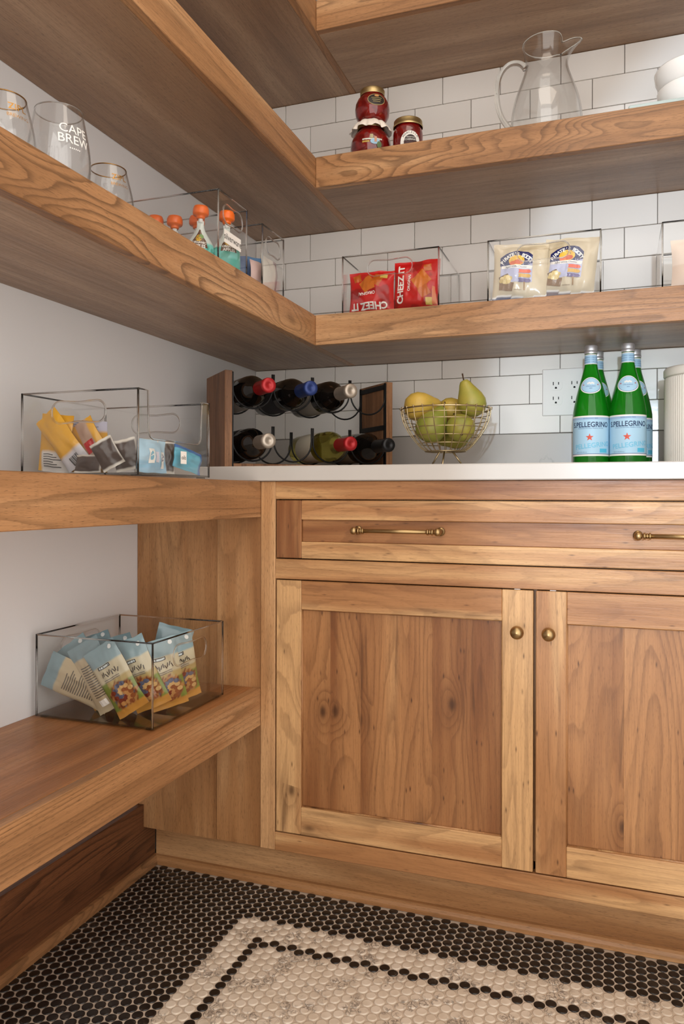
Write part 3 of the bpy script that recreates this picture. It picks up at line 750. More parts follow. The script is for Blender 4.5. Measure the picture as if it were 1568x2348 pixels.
# pouches with orange caps
def pouch(label, x, y, lean, seed, h=.110):
    def col(u, v, s):
        if v < .35: return lin(70, 176, 160)
        if v < .55: return lin(120, 206, 196) if noise.noise(Vector((u*6, v*6, seed))) > -.1 else lin(64, 160, 140)
        return lin(206, 214, 208)
    D = [(poly2d([(.012, .052), (.048, .052), (.046, .068), (.034, .092), (.026, .092), (.014, .068)]), lin(94, 60, 36)),
         (oval2d(.028, .072, .008, .008), lin(214, 168, 50)), (oval2d(.036, .077, .007, .005), lin(96, 140, 60)),
         (sh(text2d('ORGANIC', .0048, .03), .030, .0622), W_), (sh(text2d('APPLES', .0060, .03), .030, .0548), W_)]
    root = empty('squeeze_pouch', (x, y, zb+.0072)); tag(root, label, 'pouch', 'orange capped pouches')
    b = bag('pouch_body', .060, h, .038, col, root, seed, 16, 24, decals=D, wr=.0012, crimp=.03)
    for vtx in b.data.vertices:           # shoulders narrow to the spout
        t = min(1, max(0, (vtx.co.z/h-.48)/.44)); t = t*t*(3-2*t); vtx.co.x *= 1-.76*t; vtx.co.y *= 1-.5*t
    MB().lathe([(0, h-.004), (.0048, h-.004), (.0048, h+.012), (0, h+.012)], 16).build('spout', M['plastic_white'], root)
    z = h+.004; cap = [(0, z), (.0080, z), (.0092, z+.003), (.0090, z+.006), (.0150, z+.0075), (.0164, z+.011), (.0160, z+.020), (.0140, z+.0255), (.007, z+.0280), (0, z+.0285)]
    MB().lathe(cap, 40, rf=lambda r, zz, t: r*(1+.02*math.cos(20*t)) if r > .0145 else r).build('cap', M['orange'], root)
    root.rotation_euler = (lean[0], lean[1], lean[2]); return root
pouch('teal pouch with orange cap at the wall end of the silverware bin', .089, -.679, (.0, .03, .5), 11)
pouch('teal pouch with orange cap, second from the wall end of the silverware bin', .137, -.678, (.0, .02, .6), 12, .104)
pouch('teal pouch with orange cap half hidden in the middle of the silverware bin', .178, -.647, (.0, -.02, .5), 13)
pouch('teal pouch with orange cap standing tallest in the middle of the silverware bin', .206, -.692, (.0, .03, .45), 14, .112)
pouch('teal pouch with orange cap behind the silverware label and grip hole', .249, -.652, (.0, .0, .75), 15, .110)
# corner bin packets
def slab(name, w_, h_, th, cols, seed, label, cat, loc, r, grp=None, dec=None):
    o = bag(name, w_, h_, th, cols, None, seed, 14, 18, wr=.0018, decals=dec); place(o, loc, *r); tag(o, label, cat, grp); return o
BLU = lin(64, 98, 150); BL2 = lin(110, 150, 196)
slab('snack_packet', .085, .085, .022, lambda u, v, s: BLU if v < .6 else BL2, 21, 'dark blue packet leaning at the wall end of the corner bin', 'packet', (.20, -.50, zb+.008), (.1, .1, 1.2), 'packets in the corner bin')
slab('snack_packet', .085, .092, .022, lambda u, v, s: BLU if u < .5 else lin(84, 130, 176), 22, 'blue packet with pointed top in the middle of the corner bin', 'packet', (.226, -.49, zb+.008), (-.05, -.1, 1.1), 'packets in the corner bin')
slab('snack_packet', .080, .080, .018, lambda u, v, s: lin(226, 196, 190), 23, 'pale pink packet in the corner bin', 'packet', (.250, -.485, zb+.008), (-.03, 0, 1.35), 'packets in the corner bin')
slab('snack_packet', .075, .088, .018, lambda u, v, s: lin(150, 132, 134) if u > .72 else lin(206, 200, 190), 24, 'grey and white packet at the grip end of the corner bin', 'packet', (.268, -.485, zb+.008), (0, 0, 1.5), 'packets in the corner bin')

# yellow and brown packets in the scooped bin
YEL, WHT, BRN = lin(220, 164, 52), lin(224, 218, 212), lin(66, 50, 42)
def ycol(k):
    def f(u, v, s):
        if k == 0: return WHT if v < .34 and u > .12 else YEL
        if k == 1: return lin(196, 196, 214) if v > .82 else YEL
        if k == 2: return lin(200, 196, 200) if v < .26 else YEL
        return YEL if abs(u-.5) > .22 else lin(190, 160, 140)
    return f
def lines(x0, z0, w_, n, dz, c=K_, hh=.0012): return [(rect2d(x0, z0-i*dz, x0+w_*(.6+.4*((i*7) % 3)/2), z0-i*dz+hh), c) for i in range(n)]
zc = zm+.0068
PK = 'packets in the scooped bin'
slab('snack_packet', .105, .092, .016, ycol(1), 31, 'yellow packet with grey printed top standing against the back of the scooped bin', 'packet', (.112, -.955, zc+.002), (.10, .06, .1), PK, lines(.02, .088, .07, 4, .003, lin(96, 92, 110), .001))
slab('snack_packet', .062, .100, .018, ycol(0), 32, 'yellow packet with white text panel upright at the wall end of the scooped bin', 'packet', (.100, -1.000, zc), (.02, .10, .05), PK, lines(.012, .030, .036, 6, .0042))
bars = [(rect2d(.016+i*.0022, .004, .016+i*.0022+(.0008 if i % 3 else .0015), .019), K_) for i in range(9)]
slab('snack_packet', .048, .108, .014, ycol(2), 33, 'yellow packet with barcode end lying tilted in the scooped bin', 'packet', (.162, -1.010, zc+.006), (.05, -.66, .03), PK, bars)
slab('snack_packet', .048, .090, .014, ycol(3), 34, 'yellow packet with red mark leaning in the middle of the scooped bin', 'packet', (.186, -.975, zc+.004), (.05, -.55, .05), PK, [(poly2d([(.014, .030), (.034, .032), (.032, .040), (.024, .044), (.034, .052), (.014, .052)]), lin(196, 40, 40))])
def brcol(u, v, s): return lin(206, 198, 186) if v < .08 or v > .93 or u > .95 else BRN
slab('tea_sachet', .052, .030, .006, brcol, 35, 'brown sachet lying flat at the front of the scooped bin', 'sachet', (.190, -1.024, zc), (-.1, 0, .02), 'brown sachets in the scooped bin')
slab('tea_sachet', .040, .050, .006, brcol, 36, 'brown sachet with white edge leaning left in the scooped bin', 'sachet', (.236, -1.015, zc+.002), (.1, -.5, .3), 'brown sachets in the scooped bin')
slab('tea_sachet', .044, .052, .007, brcol, 37, 'largest brown sachet facing the shelf edge in the scooped bin', 'sachet', (.255, -1.000, zc+.002), (.08, -.24, .35), 'brown sachets in the scooped bin')
slab('tea_sachet', .040, .056, .006, brcol, 38, 'brown sachet standing on edge beside the near corner of the scooped bin', 'sachet', (.276, -.986, zc), (.05, .05, 1.2), 'brown sachets in the scooped bin')
LB = lin(150, 190, 214)
slab('snack_packet', .085, .055, .010, lambda u, v, s: lin(176, 206, 224) if v > .35 else LB, 39, 'pale blue carton sleeve with white printed panels inside the scooped front', 'packet', (.288, -.985, zc), (0, 0, PI/2), PK,
     [(rect2d(.026, .016, .042, .040), W_), (oval2d(.034, .028, .005, .008), lin(130, 180, 200)), (rect2d(.046, .018, .056, .036), lin(214, 210, 220)), (poly2d([(.064, .008), (.074, .008), (.078, .036), (.061, .036)]), W_), (poly2d([(.067, .020), (.072, .020), (.074, .032), (.065, .032)]), lin(120, 124, 150))])
slab('snack_packet', .095, .040, .012, lambda u, v, s: lin(70, 110, 170) if v > .85 or u > .9 else lin(104, 180, 204), 40, 'crumpled bright blue packet behind the oils sticker', 'packet', (.284, -.868, zc), (0, .16, PI/2), PK)
slab('tea_sachet', .034, .060, .006, brcol, 41, 'brown sachet poking above the scooped edge', 'sachet', (.262, -.905, zc), (.05, 0, .7), 'brown sachets in the scooped bin')

# trail mix packs in the low bin
def mixcol(seed, back=False):
    def f(u, v, s):
        n = noise.noise(Vector((u*9+seed*3, v*9, seed))); n2 = noise.noise(Vector((u*22+seed, v*22, 2)))
        if s == 1 or back:
            if v > .8: return lin(128, 150, 156)
            return lin(186, 170, 140)
        if v > .74: return lin(132, 156, 162)
        if v > .50: return lin(190, 180, 152)
        if v < .10: return lin(190, 134, 58)
        pile = ((u-.55)/.42)**2 + ((v-.27)/.20)**2
        if pile < 1.0 + n*.5:
            return (lin(104, 40, 24), lin(170, 122, 68), lin(128, 72, 38), lin(90, 92, 100))[min(3, int((n2+.55)*3.2)) if n2 > -.5 else 0]
        return lin(112, 128, 52) if v < .42 or u < .3 else lin(172, 152, 100)
    return f
TM = 'trail mix packs in the low bin'
def mixdec(seed): return [(sh(rect2d(.018, .0925, .044, .0985), 0, 0), K_), (rect2d(.0195, .0937, .0425, .0973), lin(196, 206, 206)), *[(sh(rect2d(-.0009, -.004, .0009, .004), .020+i*.0042, .0815+.002*math.sin(i*2.1), .5*math.sin(i*1.7+seed)), lin(62, 54, 48)) for i in range(9)], *[(rect2d(.018, .071-i*.0035, .052, .0722-i*.0035), lin(110, 104, 98)) for i in range(2)], (oval2d(.058, .122, .004, .004, 12), lin(220, 224, 222)), *[(oval2d(.040+.021*math.cos(i*2.4+seed)*((i+.2)/26)**.5, .036+.020*math.sin(i*2.4+seed)*((i+.2)/26)**.5, .0058, .0042, 10), (lin(112, 40, 24), lin(176, 126, 72), lin(136, 76, 40), lin(198, 160, 104), lin(84, 90, 110))[(i*7+seed) % 5]) for i in range(26)]]
def pack(label, seed, loc, r, back=False, h=.132, w_=.070):
    o = bag('trail_mix_pack', w_, h, .020, mixcol(seed, back), None, 50+seed, 20, 34, wr=.0022, decals=[(rect2d(.014, .030+i*.0045, .014+.042*(.7+.3*((i*5) % 4)/3), .0318+i*.0045), lin(96, 88, 76)) for i in range(14)] + [(rect2d(.016, .012, .034, .024), W_)] if back else mixdec(seed)); place(o, loc, *r); tag(o, label, 'snack pack', TM)
zp = zl+.0075
pack('snack pack lying almost flat along the bottom of the low bin, plain back up', 1, (.150, -.905, zp+.008), (.25, -1.15, .0), True)
pack('leftmost snack pack leaning on the wall side, nut picture towards its lower end', 2, (.135, -.895, zp+.012), (.10, -.62, .0))
pack('snack pack turned upside down with orange end raised, second in the leaning row', 3, (.165, -.915, zp+.010), (.06, -.52, .05), True)
pack('foremost snack pack in the low bin, slanting down to the near corner', 4, (.212, -.922, zp+.008), (.08, -.56, .03))
pack('snack pack standing behind the near corner post of the low bin', 5, (.222, -.875, zp+.008), (.10, -.40, .25), h=.135)
pack('snack pack facing the aisle just right of the near corner post', 6, (.238, -.845, zp+.008), (.06, -.22, .75))
pack('snack pack facing the aisle beneath the grip hole, furthest along the low bin', 7, (.232, -.785, zp+.008), (.10, -.22, .95))
pack('snack pack with green edge at the rear wall side of the low bin', 8, (.105, -.835, zp+.012), (.05, -.35, .1), h=.128)
pack('snack pack with pale blue top sticking up above the rim of the low bin', 9, (.170, -.780, zp+.010), (.05, .25, .5), h=.140)
pack('snack pack half buried in the middle of the low bin', 10, (.160, -.850, zp+.010), (.05, -.30, .2), h=.130)

# ------------------------------------------------------------------ wine rack and bottles
RL = Vector((.169, -.510, .9084)); RWD = .444; RDP = .15; RH = .2275; RA = math.atan2(.714, .70)   # width direction angle
rack = empty('wine_rack', RL, RA); tag(rack, 'small two-tier wine rack, wooden ends with black wire cradles, on the counter corner', 'wine rack')
# local: x along width, -y towards the front, z up
board('end_panel', (0, 0, 0), (.018, RDP, RH), M['walnut_z'], rack, .001, .3)
board('end_panel', (RWD-.018, 0, 0), (RWD, RDP, RH), M['walnut_z'], rack, .001, .25)
board('base_board', (.0182, .004, .002), (RWD-.0182, RDP-.004, .0125), M['walnut_z'], rack, .001, .2)
SP = (RWD-.036)/4
def cradle(y, zc_, r, top):
    for i in range(4):
        xc = .018+SP*(i+.5); pts = []
        a, b = xc-SP/2+.0022, xc+SP/2-.0022
        pts.append((a, y, zc_+top)); pts.append((a, y, zc_+.012))
        for q in range(0, 17):
            t = PI+PI*q/16; pts.append((xc+(SP/2-.0022)*math.cos(t), y, zc_+.0065+r*math.sin(t)))
        pts.append((b, y, zc_+.012)); pts.append((b, y, zc_+top))
        MB().tube(pts, .0021, 8).build('wire_cradle', M['black_metal'], rack)
ZLO, ZHI = .0595, .1830
for y in (.004, RDP-.010):
    for zz in (ZLO, ZHI): cradle(y, zz, .0475, .042)
for x0 in (.0182, RWD-.0182):
    s = 1 if x0 < .1 else -1
    fr = MB()
    for z in (.008, .112, RH-.012): fr.box((x0, .004, z-.006), (x0+s*.003, RDP-.010, z+.006))
    for y in (.0, RDP-.016): fr.box((x0, y, .002), (x0+s*.003, y+.010, RH-.004))
    fr.build('side_frame', M['black_metal'], rack)
def wine(label, slot, zc_, body, foil, labcol=None, y0=.20, L=.305, neckcol=None):
    xc = .018+SP*(slot+.5)
    c = Matrix.Translation(RL) @ Matrix.Rotation(RA, 4, 'Z')
    p = c @ Vector((xc, y0, zc_))
    root = empty('wine_bottle', p); root.rotation_euler = (PI/2, 0, RA)       # bottle's own +z points to the rack's front
    tag(root, label, 'wine bottle', 'wine bottles in the rack')
    prof = [(0, .004), (.030, 0), (.0365, .004), (.0375, .012), (.0375, .180), (.0362, .196), (.0315, .211), (.0235, .225), (.0170, .236), (.0145, .248), (.0140, L-.012), (.0152, L-.010), (.0152, L-.002), (.0140, L), (0, L)]
    MB().lathe(prof, 40).build('glass_body', M[body], root)
    if labcol: MB().lathe([(.0378, .055), (.0380, .056), (.0380, .150), (.0378, .151)], 40).build('paper_label', plain('wine_label', labcol, .6), root)
    fo = [(.0162, L-.062), (.0158, L-.014), (.0170, L-.011), (.0170, L-.002), (.0155, L+.0012), (.0060, L+.0016), (.0055, L+.0008), (0, L+.0008)]
    MB().lathe(fo, 32).build('foil_capsule', M[foil], root)
    return root
wine('dark wine bottle with red capsule, top tier first slot', 0, ZHI, 'dark_glass', 'red_foil', (150, 140, 130))
wine('dark wine bottle with blue capsule, top tier second slot', 1, ZHI, 'dark_glass', 'blue_foil', (40, 38, 42))
wine('dark wine bottle with silver capsule on the top tier', 2, ZHI, 'dark_glass', 'silver_foil', (140, 132, 122))
wine('dark wine bottle with silver capsule on the bottom tier', 0, ZLO, 'dark_glass', 'silver_foil', (44, 40, 38))
wine('pale golden wine bottle with red capsule on the bottom tier', 2, ZLO, 'white_wine', 'red_foil', (200, 190, 168))
wine('dark wine bottle with black capsule, bottom tier last slot', 3, ZLO, 'dark_glass', 'black_foil', (150, 140, 130))

# ------------------------------------------------------------------ wire basket of pears
BX, BY, BZ = .640, -.300, .9084
bk = empty('wire_basket', (BX, BY, BZ)); tag(bk, 'champagne wire fruit basket on splayed legs holding pears', 'basket')
def br(z): # radius of the bowl at height z above its floor (.042)
    t = (z-.042)/.098; return .048 + .056*math.sin(min(1, max(0, t))*PI/2)**.9
def hoop(r, z, wr): MB().tube([(r*math.cos(2*PI*i/48), r*math.sin(2*PI*i/48), z) for i in range(48)], wr, 8, True).build('hoop', M['champagne'], bk)
for z in (.042, .060, .078, .096, .114, .128): hoop(br(z), z, .0010)
MB().tube([(.1045*math.cos(2*PI*i/64), .1045*math.sin(2*PI*i/64), .140) for i in range(64)], .0019, 10, True).build('rim', M['champagne'], bk)
rib = None
for k in range(26):
    a = 2*PI*k/26+.06
    if rib is None:
        pts = [(.020, 0, .0425), (.046, 0, .0425)] + [(br(.042+.098*i/10)+.001, 0, .042+.098*i/10) for i in range(1, 11)]
        pts += [(.1085, 0, .1415), (.1080, 0, .1435), (.1045, 0, .1428), (.1020, 0, .1400)]
        rib = MB().tube(pts, .0011, 6).build('rib', M['champagne'], bk); rib.rotation_euler = (0, 0, a)
    else: link('rib', rib.data, bk, None, (0, 0, a))
hoop(.021, .0425, .0012)
for k in range(3):
    a = 2*PI*k/3 - PI/2 + .05
    MB().tube([(.018*math.cos(a), .018*math.sin(a), .042), (.049*math.cos(a), .049*math.sin(a), .0018)], .0021, 8).build('leg', M['champagne'], bk)
def pear(label, loc, axis, s, tone):
    prof = [(0, 0), (.010, .001), (.022, .006), (.031, .018), (.0335, .032), (.030, .047), (.0235, .060), (.0175, .071), (.0135, .080), (.009, .086), (.004, .0875), (0, .087)]
    root = MB().lathe([(r*s, (z-.034)*s) for r, z in prof], 32, rf=lambda r, z, t: r*(1+.025*math.sin(2*t+tone*9)+.015*math.sin(3*t))).build('pear', M['pear'])
    for v in root.data.vertices:
        t = max(0, v.co.z/s/.05); v.co.x += .006*s*t*t
    root['tone'] = tone; root.location = loc; root.rotation_euler = Vector(axis).to_track_quat('Z', 'Y').to_euler()
    st = MB().tube([(.004*s, 0, .050*s), (.008*s, .001, .060*s), (.013*s, .002, .068*s)], [.0016, .0014, .0019], 8).build('stem', M['stem'], root)
    MB().lathe([(0, -.0338*s), (.0030, -.0342*s), (.0038, -.0325*s)], 10).build('calyx', M['stem'], root)
    tag(root, label, 'pear', 'pears in the wire basket')
PV_ = lambda x, y, z: (BX+x, BY+y, BZ+z)
pear('golden pear on the left of the basket heap, bottom towards the viewer', PV_(-.0627, -.0033, .1510), (.8, .5, .12), 1.05, .95)
pear('yellow pear lying at the back of the basket behind the rim', PV_(.0027, .0553, .1450), (1, .25, -.05), .95, .75)
pear('green pear with upright stem topping the heap on the right', PV_(.0594, .0131, .1572), (-.35, -.1, .93), 1.02, .28)
pear('green pear low in the front of the basket', PV_(-.0262, -.0340, .0980), (.45, .35, .8), 1.08, .05)
pear('green pear low on the right of the basket', PV_(.0409, -.0276, .0952), (-.2, .75, .5), .98, .22)
pear('small green pear at the very bottom of the basket', PV_(.0198, .0305, .0776), (-.85, .3, -.2), .85, .2)

# ------------------------------------------------------------------ green water bottles
GP = [(0, .006), (.026, .002), (.033, 0), (.0372, .004), (.0388, .012), (.0390, .122), (.0386, .131), (.0367, .1426), (.0324, .1645), (.0271, .186), (.0209, .209), (.0158, .228), (.0136, .240), (.0130, .262), (.0136, .264), (.0136, .268), (.0125, .270), (.0122, .280), (0, .280)]
def gr(z, off=0.0):
    for (r0, z0), (r1, z1) in zip(GP[4:], GP[5:]):
        if z0 <= z <= z1 and z1 > z0: return r0+(r1-r0)*(z-z0)/(z1-z0)+off
    return GP[4][0]+off
GS = 1.045
_gm = {}
def water(label, x, y, face):
    root = empty('water_bottle', (x, y, .9084), face); root.scale = (GS, GS, GS); tag(root, label, 'bottle', 'green water bottles')
    if not _gm:
        dense = []
        for (r0, z0), (r1, z1) in zip(GP, GP[1:]):
            dense.append((r0, z0))
            if z1-z0 > .012: dense += [(r0+(r1-r0)*q/3, z0+(z1-z0)*q/3) for q in (1, 2)]
        dense.append(GP[-1])
        _gm['glass_body'] = (MB().lathe(dense, 56), 'green')
        cur = lambda off: (lambda u, z: (gr(z, off)*math.sin(u/gr(z)), -gr(z, off)*math.cos(u/gr(z)), z))
        lab = MB(); c = cur(.0003); LBL = lin(172, 208, 228)
        z0, z1 = .0300, .1200
        for (a, b, col) in ((z0, z0+.004, W_), (z0+.004, z0+.0052, lin(60, 80, 140)), (z0+.0052, z1-.0085, LBL), (z1-.0085, z1-.0035, lin(158, 186, 216)), (z1-.0035, z1, W_)):
            put(lab, rect2d(-.116, a, .116, b, 60), c, col=col)
        c = cur(.0006)
        put(lab, sq(text2d('S.PELLEGRINO', .0112, .018), .86, 0, z1-.0205), c, col=lin(28, 52, 92))
        put(lab, sh(text2d('SPARKLING NATURAL MINERAL WATER', .0022), 0, z1-.0285), c, col=lin(70, 96, 140))
        put(lab, sh(text2d('SAN PELLEGRINO TERME', .0020), 0, z1-.0062), c, col=lin(70, 96, 140))
        put(lab, star2d(-.002, .0715, .0088), c, col=lin(212, 74, 44)); 
        put(lab, sh(text2d('PELLEGRINO', .0105, .02), .006, .0535, .10), c, col=lin(122, 194, 222))
        put(lab, rect2d(.020, .0375, .040, .0465, 6), c, col=lin(84, 184, 216)); put(lab, sh(text2d('25.3 FL OZ (750 mL)', .0020), -.020, .0385), c, col=lin(60, 80, 130))
        _gm['paper_label'] = (lab, 'paper')
        ov = MB(); cz = .1905
        shp = lambda k: poly2d([(k*.0240*math.cos(2*PI*i/40)*(1-.08*math.sin(2*PI*i/40)), cz+k*(.0172*math.sin(2*PI*i/40)-(.0035 if math.sin(2*PI*i/40) < 0 else 0)*abs(math.sin(2*PI*i/40))**3)) for i in range(40)])
        def fan(p, q): v = [((0, cz))] + p[0]; n = len(p[0]); return v, [(0, 1+i, 1+(i+1) % n) for i in range(n)]
        def cv(off): # gentle cone so the flat fan hugs the shoulder
            return lambda u, z: (gr(z, off)*math.sin(u/gr(cz)), -gr(z, off)*math.cos(u/gr(cz)), z)
        def ringfan(k0, k1):
            a, b = shp(k0)[0], shp(k1)[0]; n = len(a); return a+b, [(i, (i+1) % n, n+(i+1) % n, n+i) for i in range(n)]
        def disc(k, off, col):
            ks = [k*q/5 for q in range(6)]
            for a, b in zip(ks, ks[1:]): put(ov, ringfan(max(a, .001), b), cv(off), col=col)
        disc(1.0, .0004, W_); disc(.90, .0006, lin(96, 120, 170)); disc(.86, .0008, LBL)
        put(ov, star2d(-.0155, cz, .0022), cv(.0011), col=lin(196, 60, 60)); put(ov, star2d(.0155, cz, .0022), cv(.0011), col=lin(196, 60, 60))
        for i in range(5): put(ov, star2d(-.006+.003*i, cz+.003+(.0015 if i % 2 else 0), .0030, 6, .5), cv(.0011), col=W_)
        put(ov, sh(text2d('S.PELLEGRINO', .0022), 0, cz-.0035), cv(.0011), col=lin(60, 84, 140)); put(ov, sh(text2d('1899', .0022), 0, cz-.0085), cv(.0011), col=lin(60, 84, 140))
        _gm['shoulder_label'] = (ov, 'paper')
        nk = MB(); c = cur(.0004)
        for a, b, col in ((.2385, .2400, W_), (.2400, .2590, lin(166, 204, 228)), (.2590, .2610, W_)): put(nk, rect2d(-.0425, a, .0425, b, 40), c, col=col)
        c = cur(.0007)
        for q in (.2435, .2485, .2535): put(nk, sh(text2d('S.PELLEGRINO  S.PELLEGRINO', .0024), 0, q), c, col=lin(84, 108, 160))
        _gm['neck_label'] = (nk, 'paper')
        cp = MB().lathe([(.0142, .2625), (.0146, .2645), (.0146, .2680), (.0138, .2690), (.0140, .2710), (.0140, .2805), (.0128, .2822), (0, .2822)], 40, rf=lambda r, z, t: r*(1+.012*math.cos(34*t)) if z > .270 and r > .0135 else r)
        cp.lathe([(.0090, .2824), (0, .2825)], 24, mi=1)
        _gm['screw_cap'] = (cp, 'steel')
        for nm, (mb, mt) in list(_gm.items()):
            mats = [M[mt], plain('red_cap_print', (176, 48, 56), .4)] if nm == 'screw_cap' else M[mt]
            o = mb.build(nm, mats, root, fix=(nm in ('glass_body',))); _gm[nm] = o.data
    else:
        for nm, me in _gm.items(): link(nm, me, root)
    return root
water('left green water bottle in the front, its shoulder label centred', .9615, -.1700, .02)
water('right green water bottle in the front, half a cap behind it', 1.0440, -.1700, .0)
water('green water bottle hidden behind the left front bottle', .9740, -.0820, .3)
water('green water bottle hidden behind the right front bottle, cap peeking out', 1.0605, -.0820, .3)

# ------------------------------------------------------------------ canister
cn = empty('ribbed_canister', (1.2080, -.1650, .9084)); tag(cn, 'off-white ribbed canister with smooth lid at the right end of the counter', 'canister')
NR = 96
MB().lathe([(0, 0), (.078, 0), (.0835, .004), (.0845, .010), (.0845, .206), (.082, .210), (0, .210)], NR*4, rf=lambda r, z, t: r+.0011*math.cos(NR*t)*(1 if r > .084 else 0)).build('body', M['canister'], cn)
MB().lathe([(0, .2105), (.0862, .2105), (.0872, .213), (.0872, .226), (.084, .231), (.050, .236), (0, .238)], 96).build('lid', M['canister'], cn)

# ------------------------------------------------------------------ jars on the tiled wall shelf
zj = zA[1]+.0002
def jar(label, x, y, z, prof, lidp, seg=40, extra=None):
    root = empty('preserve_jar', (x, y, z)); tag(root, label, 'jar', 'red preserve jars')
    MB().lathe(prof, seg).build('glass_jar', M['jam'], root)
    MB().lathe(lidp, 48, rf=lambda r, q, t: r*(1+.006*math.cos(48*t))).build('lid', M['gold_lid'], root)
    return root
def rprof(prof):
    def f(z):
        for (r0, z0), (r1, z1) in zip(prof, prof[1:]):
            if z0 <= z <= z1 and z1 > z0: return r0+(r1-r0)*(z-z0)/(z1-z0)
        return prof[0][0]
    return f
P2 = [(0, 0), (.030, 0), (.040, .005), (.0485, .018), (.0520, .036), (.0505, .054), (.044, .069), (.035, .080), (.0315, .085), (.0310, .097), (0, .097)]
j2 = jar('large red preserve jar with white cloth collar, bottom of the stack', .4310, -.2270, zj, P2, [(.0335, .086), (.0340, .087), (.0340, .1005), (.032, .1020), (0, .1020)])
cm = MB(); vs, fs = [], []; n = 96      # gathered cloth skirt over the lid
ringsC = [(0, .1024), (.032, .1028), (.0365, .1015), (.042, .096), (.0475, .089), (.0515, .082), (.052, .0795)]
for q, (r, z) in enumerate(ringsC):
    for i in range(n):
        t = 2*PI*i/n; k = q/6
        rr_ = r*(1+.045*k*math.cos(14*t+.4)+.03*k*math.cos(23*t)); vs.append((rr_*math.cos(t), rr_*math.sin(t), z-.003*k*math.cos(9*t)))
for q in range(len(ringsC)-1):
    for i in range(n): fs.append((q*n+i, q*n+(i+1) % n, (q+1)*n+(i+1) % n, (q+1)*n+i))
cm.add(vs, fs).build('cloth_collar', M['cloth'], j2)
def decal(root, name, rf, mat, items, face, off=.0006):
    mb = MB()
    for shape, col in items:
        off += .00025
        put(mb, shape, lambda u, z, o=off: ((rf(z)+o)*math.sin(u/max(.02, rf(z))+face), -(rf(z)+o)*math.cos(u/max(.02, rf(z))+face), z), col=col)
    mb.build(name, M[mat], root, fix=False)
def fan2d(pts):
    cx = sum(p[0] for p in pts)/len(pts); cz = sum(p[1] for p in pts)/len(pts); n = len(pts)
    v = [(cx, cz)] + [((p[0]+cx)/2, (p[1]+cz)/2) for p in pts] + list(pts)
    return v, [(0, 1+i, 1+(i+1) % n) for i in range(n)] + [(1+i, 1+n+i, 1+n+(i+1) % n, 1+(i+1) % n) for i in range(n)]
def ofan(cx, cz, a, b, n=32): return fan2d([(cx+a*math.cos(2*PI*i/n), cz+b*math.sin(2*PI*i/n)) for i in range(n)])
decal(j2, 'paper_label', rprof(P2), 'paper', [(rect2d(-.024, .010, .026, .046, 12), lin(206, 210, 196)), (rect2d(-.024, .012, -.006, .040, 6), lin(186, 158, 70)), (ofan(.008, .038, .012, .007), lin(150, 186, 210)), (rect2d(.006, .036, .012, .050, 2), lin(190, 140, 110)), (rect2d(-.004, .046, .003, .056, 2), lin(170, 160, 120)), (ofan(.018, .030, .006, .008), lin(90, 110, 70))], .35)
P1 = [(0, 0), (.026, 0), (.034, .004), (.0415, .016), (.0440, .032), (.0425, .046), (.037, .058), (.030, .066), (.0290, .069), (.0290, .080), (0, .080)]
j1 = jar('round red preserve jar with oval black label, top of the stack', .4345, -.2270, zj+.1032, P1, [(.0305, .068), (.0308, .069), (.0308, .0815), (.0295, .083), (0, .083)])
decal(j1, 'paper_label', rprof(P1), 'paper', [(ofan(0, .043, .0225, .0155), lin(170, 146, 96)), (ofan(0, .043, .0210, .0140), lin(40, 30, 22)), (ofan(.001, .053, .0055, .0032), lin(196, 140, 86)), *[(rect2d(-.013+.002*i, .0455-.005*i, .013-.002*i, .0468-.005*i, 6), lin(168, 150, 96)) for i in range(3)]], .55)
MB().add([], []).v
P3 = [(0, 0), (.028, 0), (.0345, .004), (.0370, .010), (.0370, .058), (.0360, .066), (.0335, .072), (.0325, .075), (.0325, .090), (0, .090)]
j3 = jar('short red preserve jar with arched white label standing alone', .5285, -.2300, zj, P3, [(.0362, .0755), (.0368, .077), (.0368, .0800), (.0352, .081), (.0352, .0905), (.0338, .0925), (0, .0925)])
arch = lambda a, b0, b1, c: ([(r*math.cos(t)*a, c+r*math.sin(t)) for r in (b0, b1) for t in [PI*i/20 for i in range(21)]], [(i, i+1, 22+i, 21+i) for i in range(20)])
it = [(arch(1.0, .0150, .0245, .030), W_), (arch(1.0, .001, .0150, .030), lin(40, 24, 22)), (rect2d(-.0245, .008, .0245, .030, 10), lin(60, 24, 24)), (rect2d(-.0245, .008, -.016, .030, 4), W_), (rect2d(.016, .008, .0245, .030, 4), W_)]
for i, chx in enumerate('MARCELLA'):
    a = (3.5-i)*.27; it.append((sh(text2d(chx, .0052), -.0196*math.sin(a), .030+.0196*math.cos(a), a), lin(44, 40, 44)))
it += [(sh(text2d('Gourmet', .0035), 0, .0375), W_), (sh(text2d('CHERRIES', .0042), 0, .0312), W_)]
decal(j3, 'paper_label', rprof(P3), 'paper', it, .42, .0004)

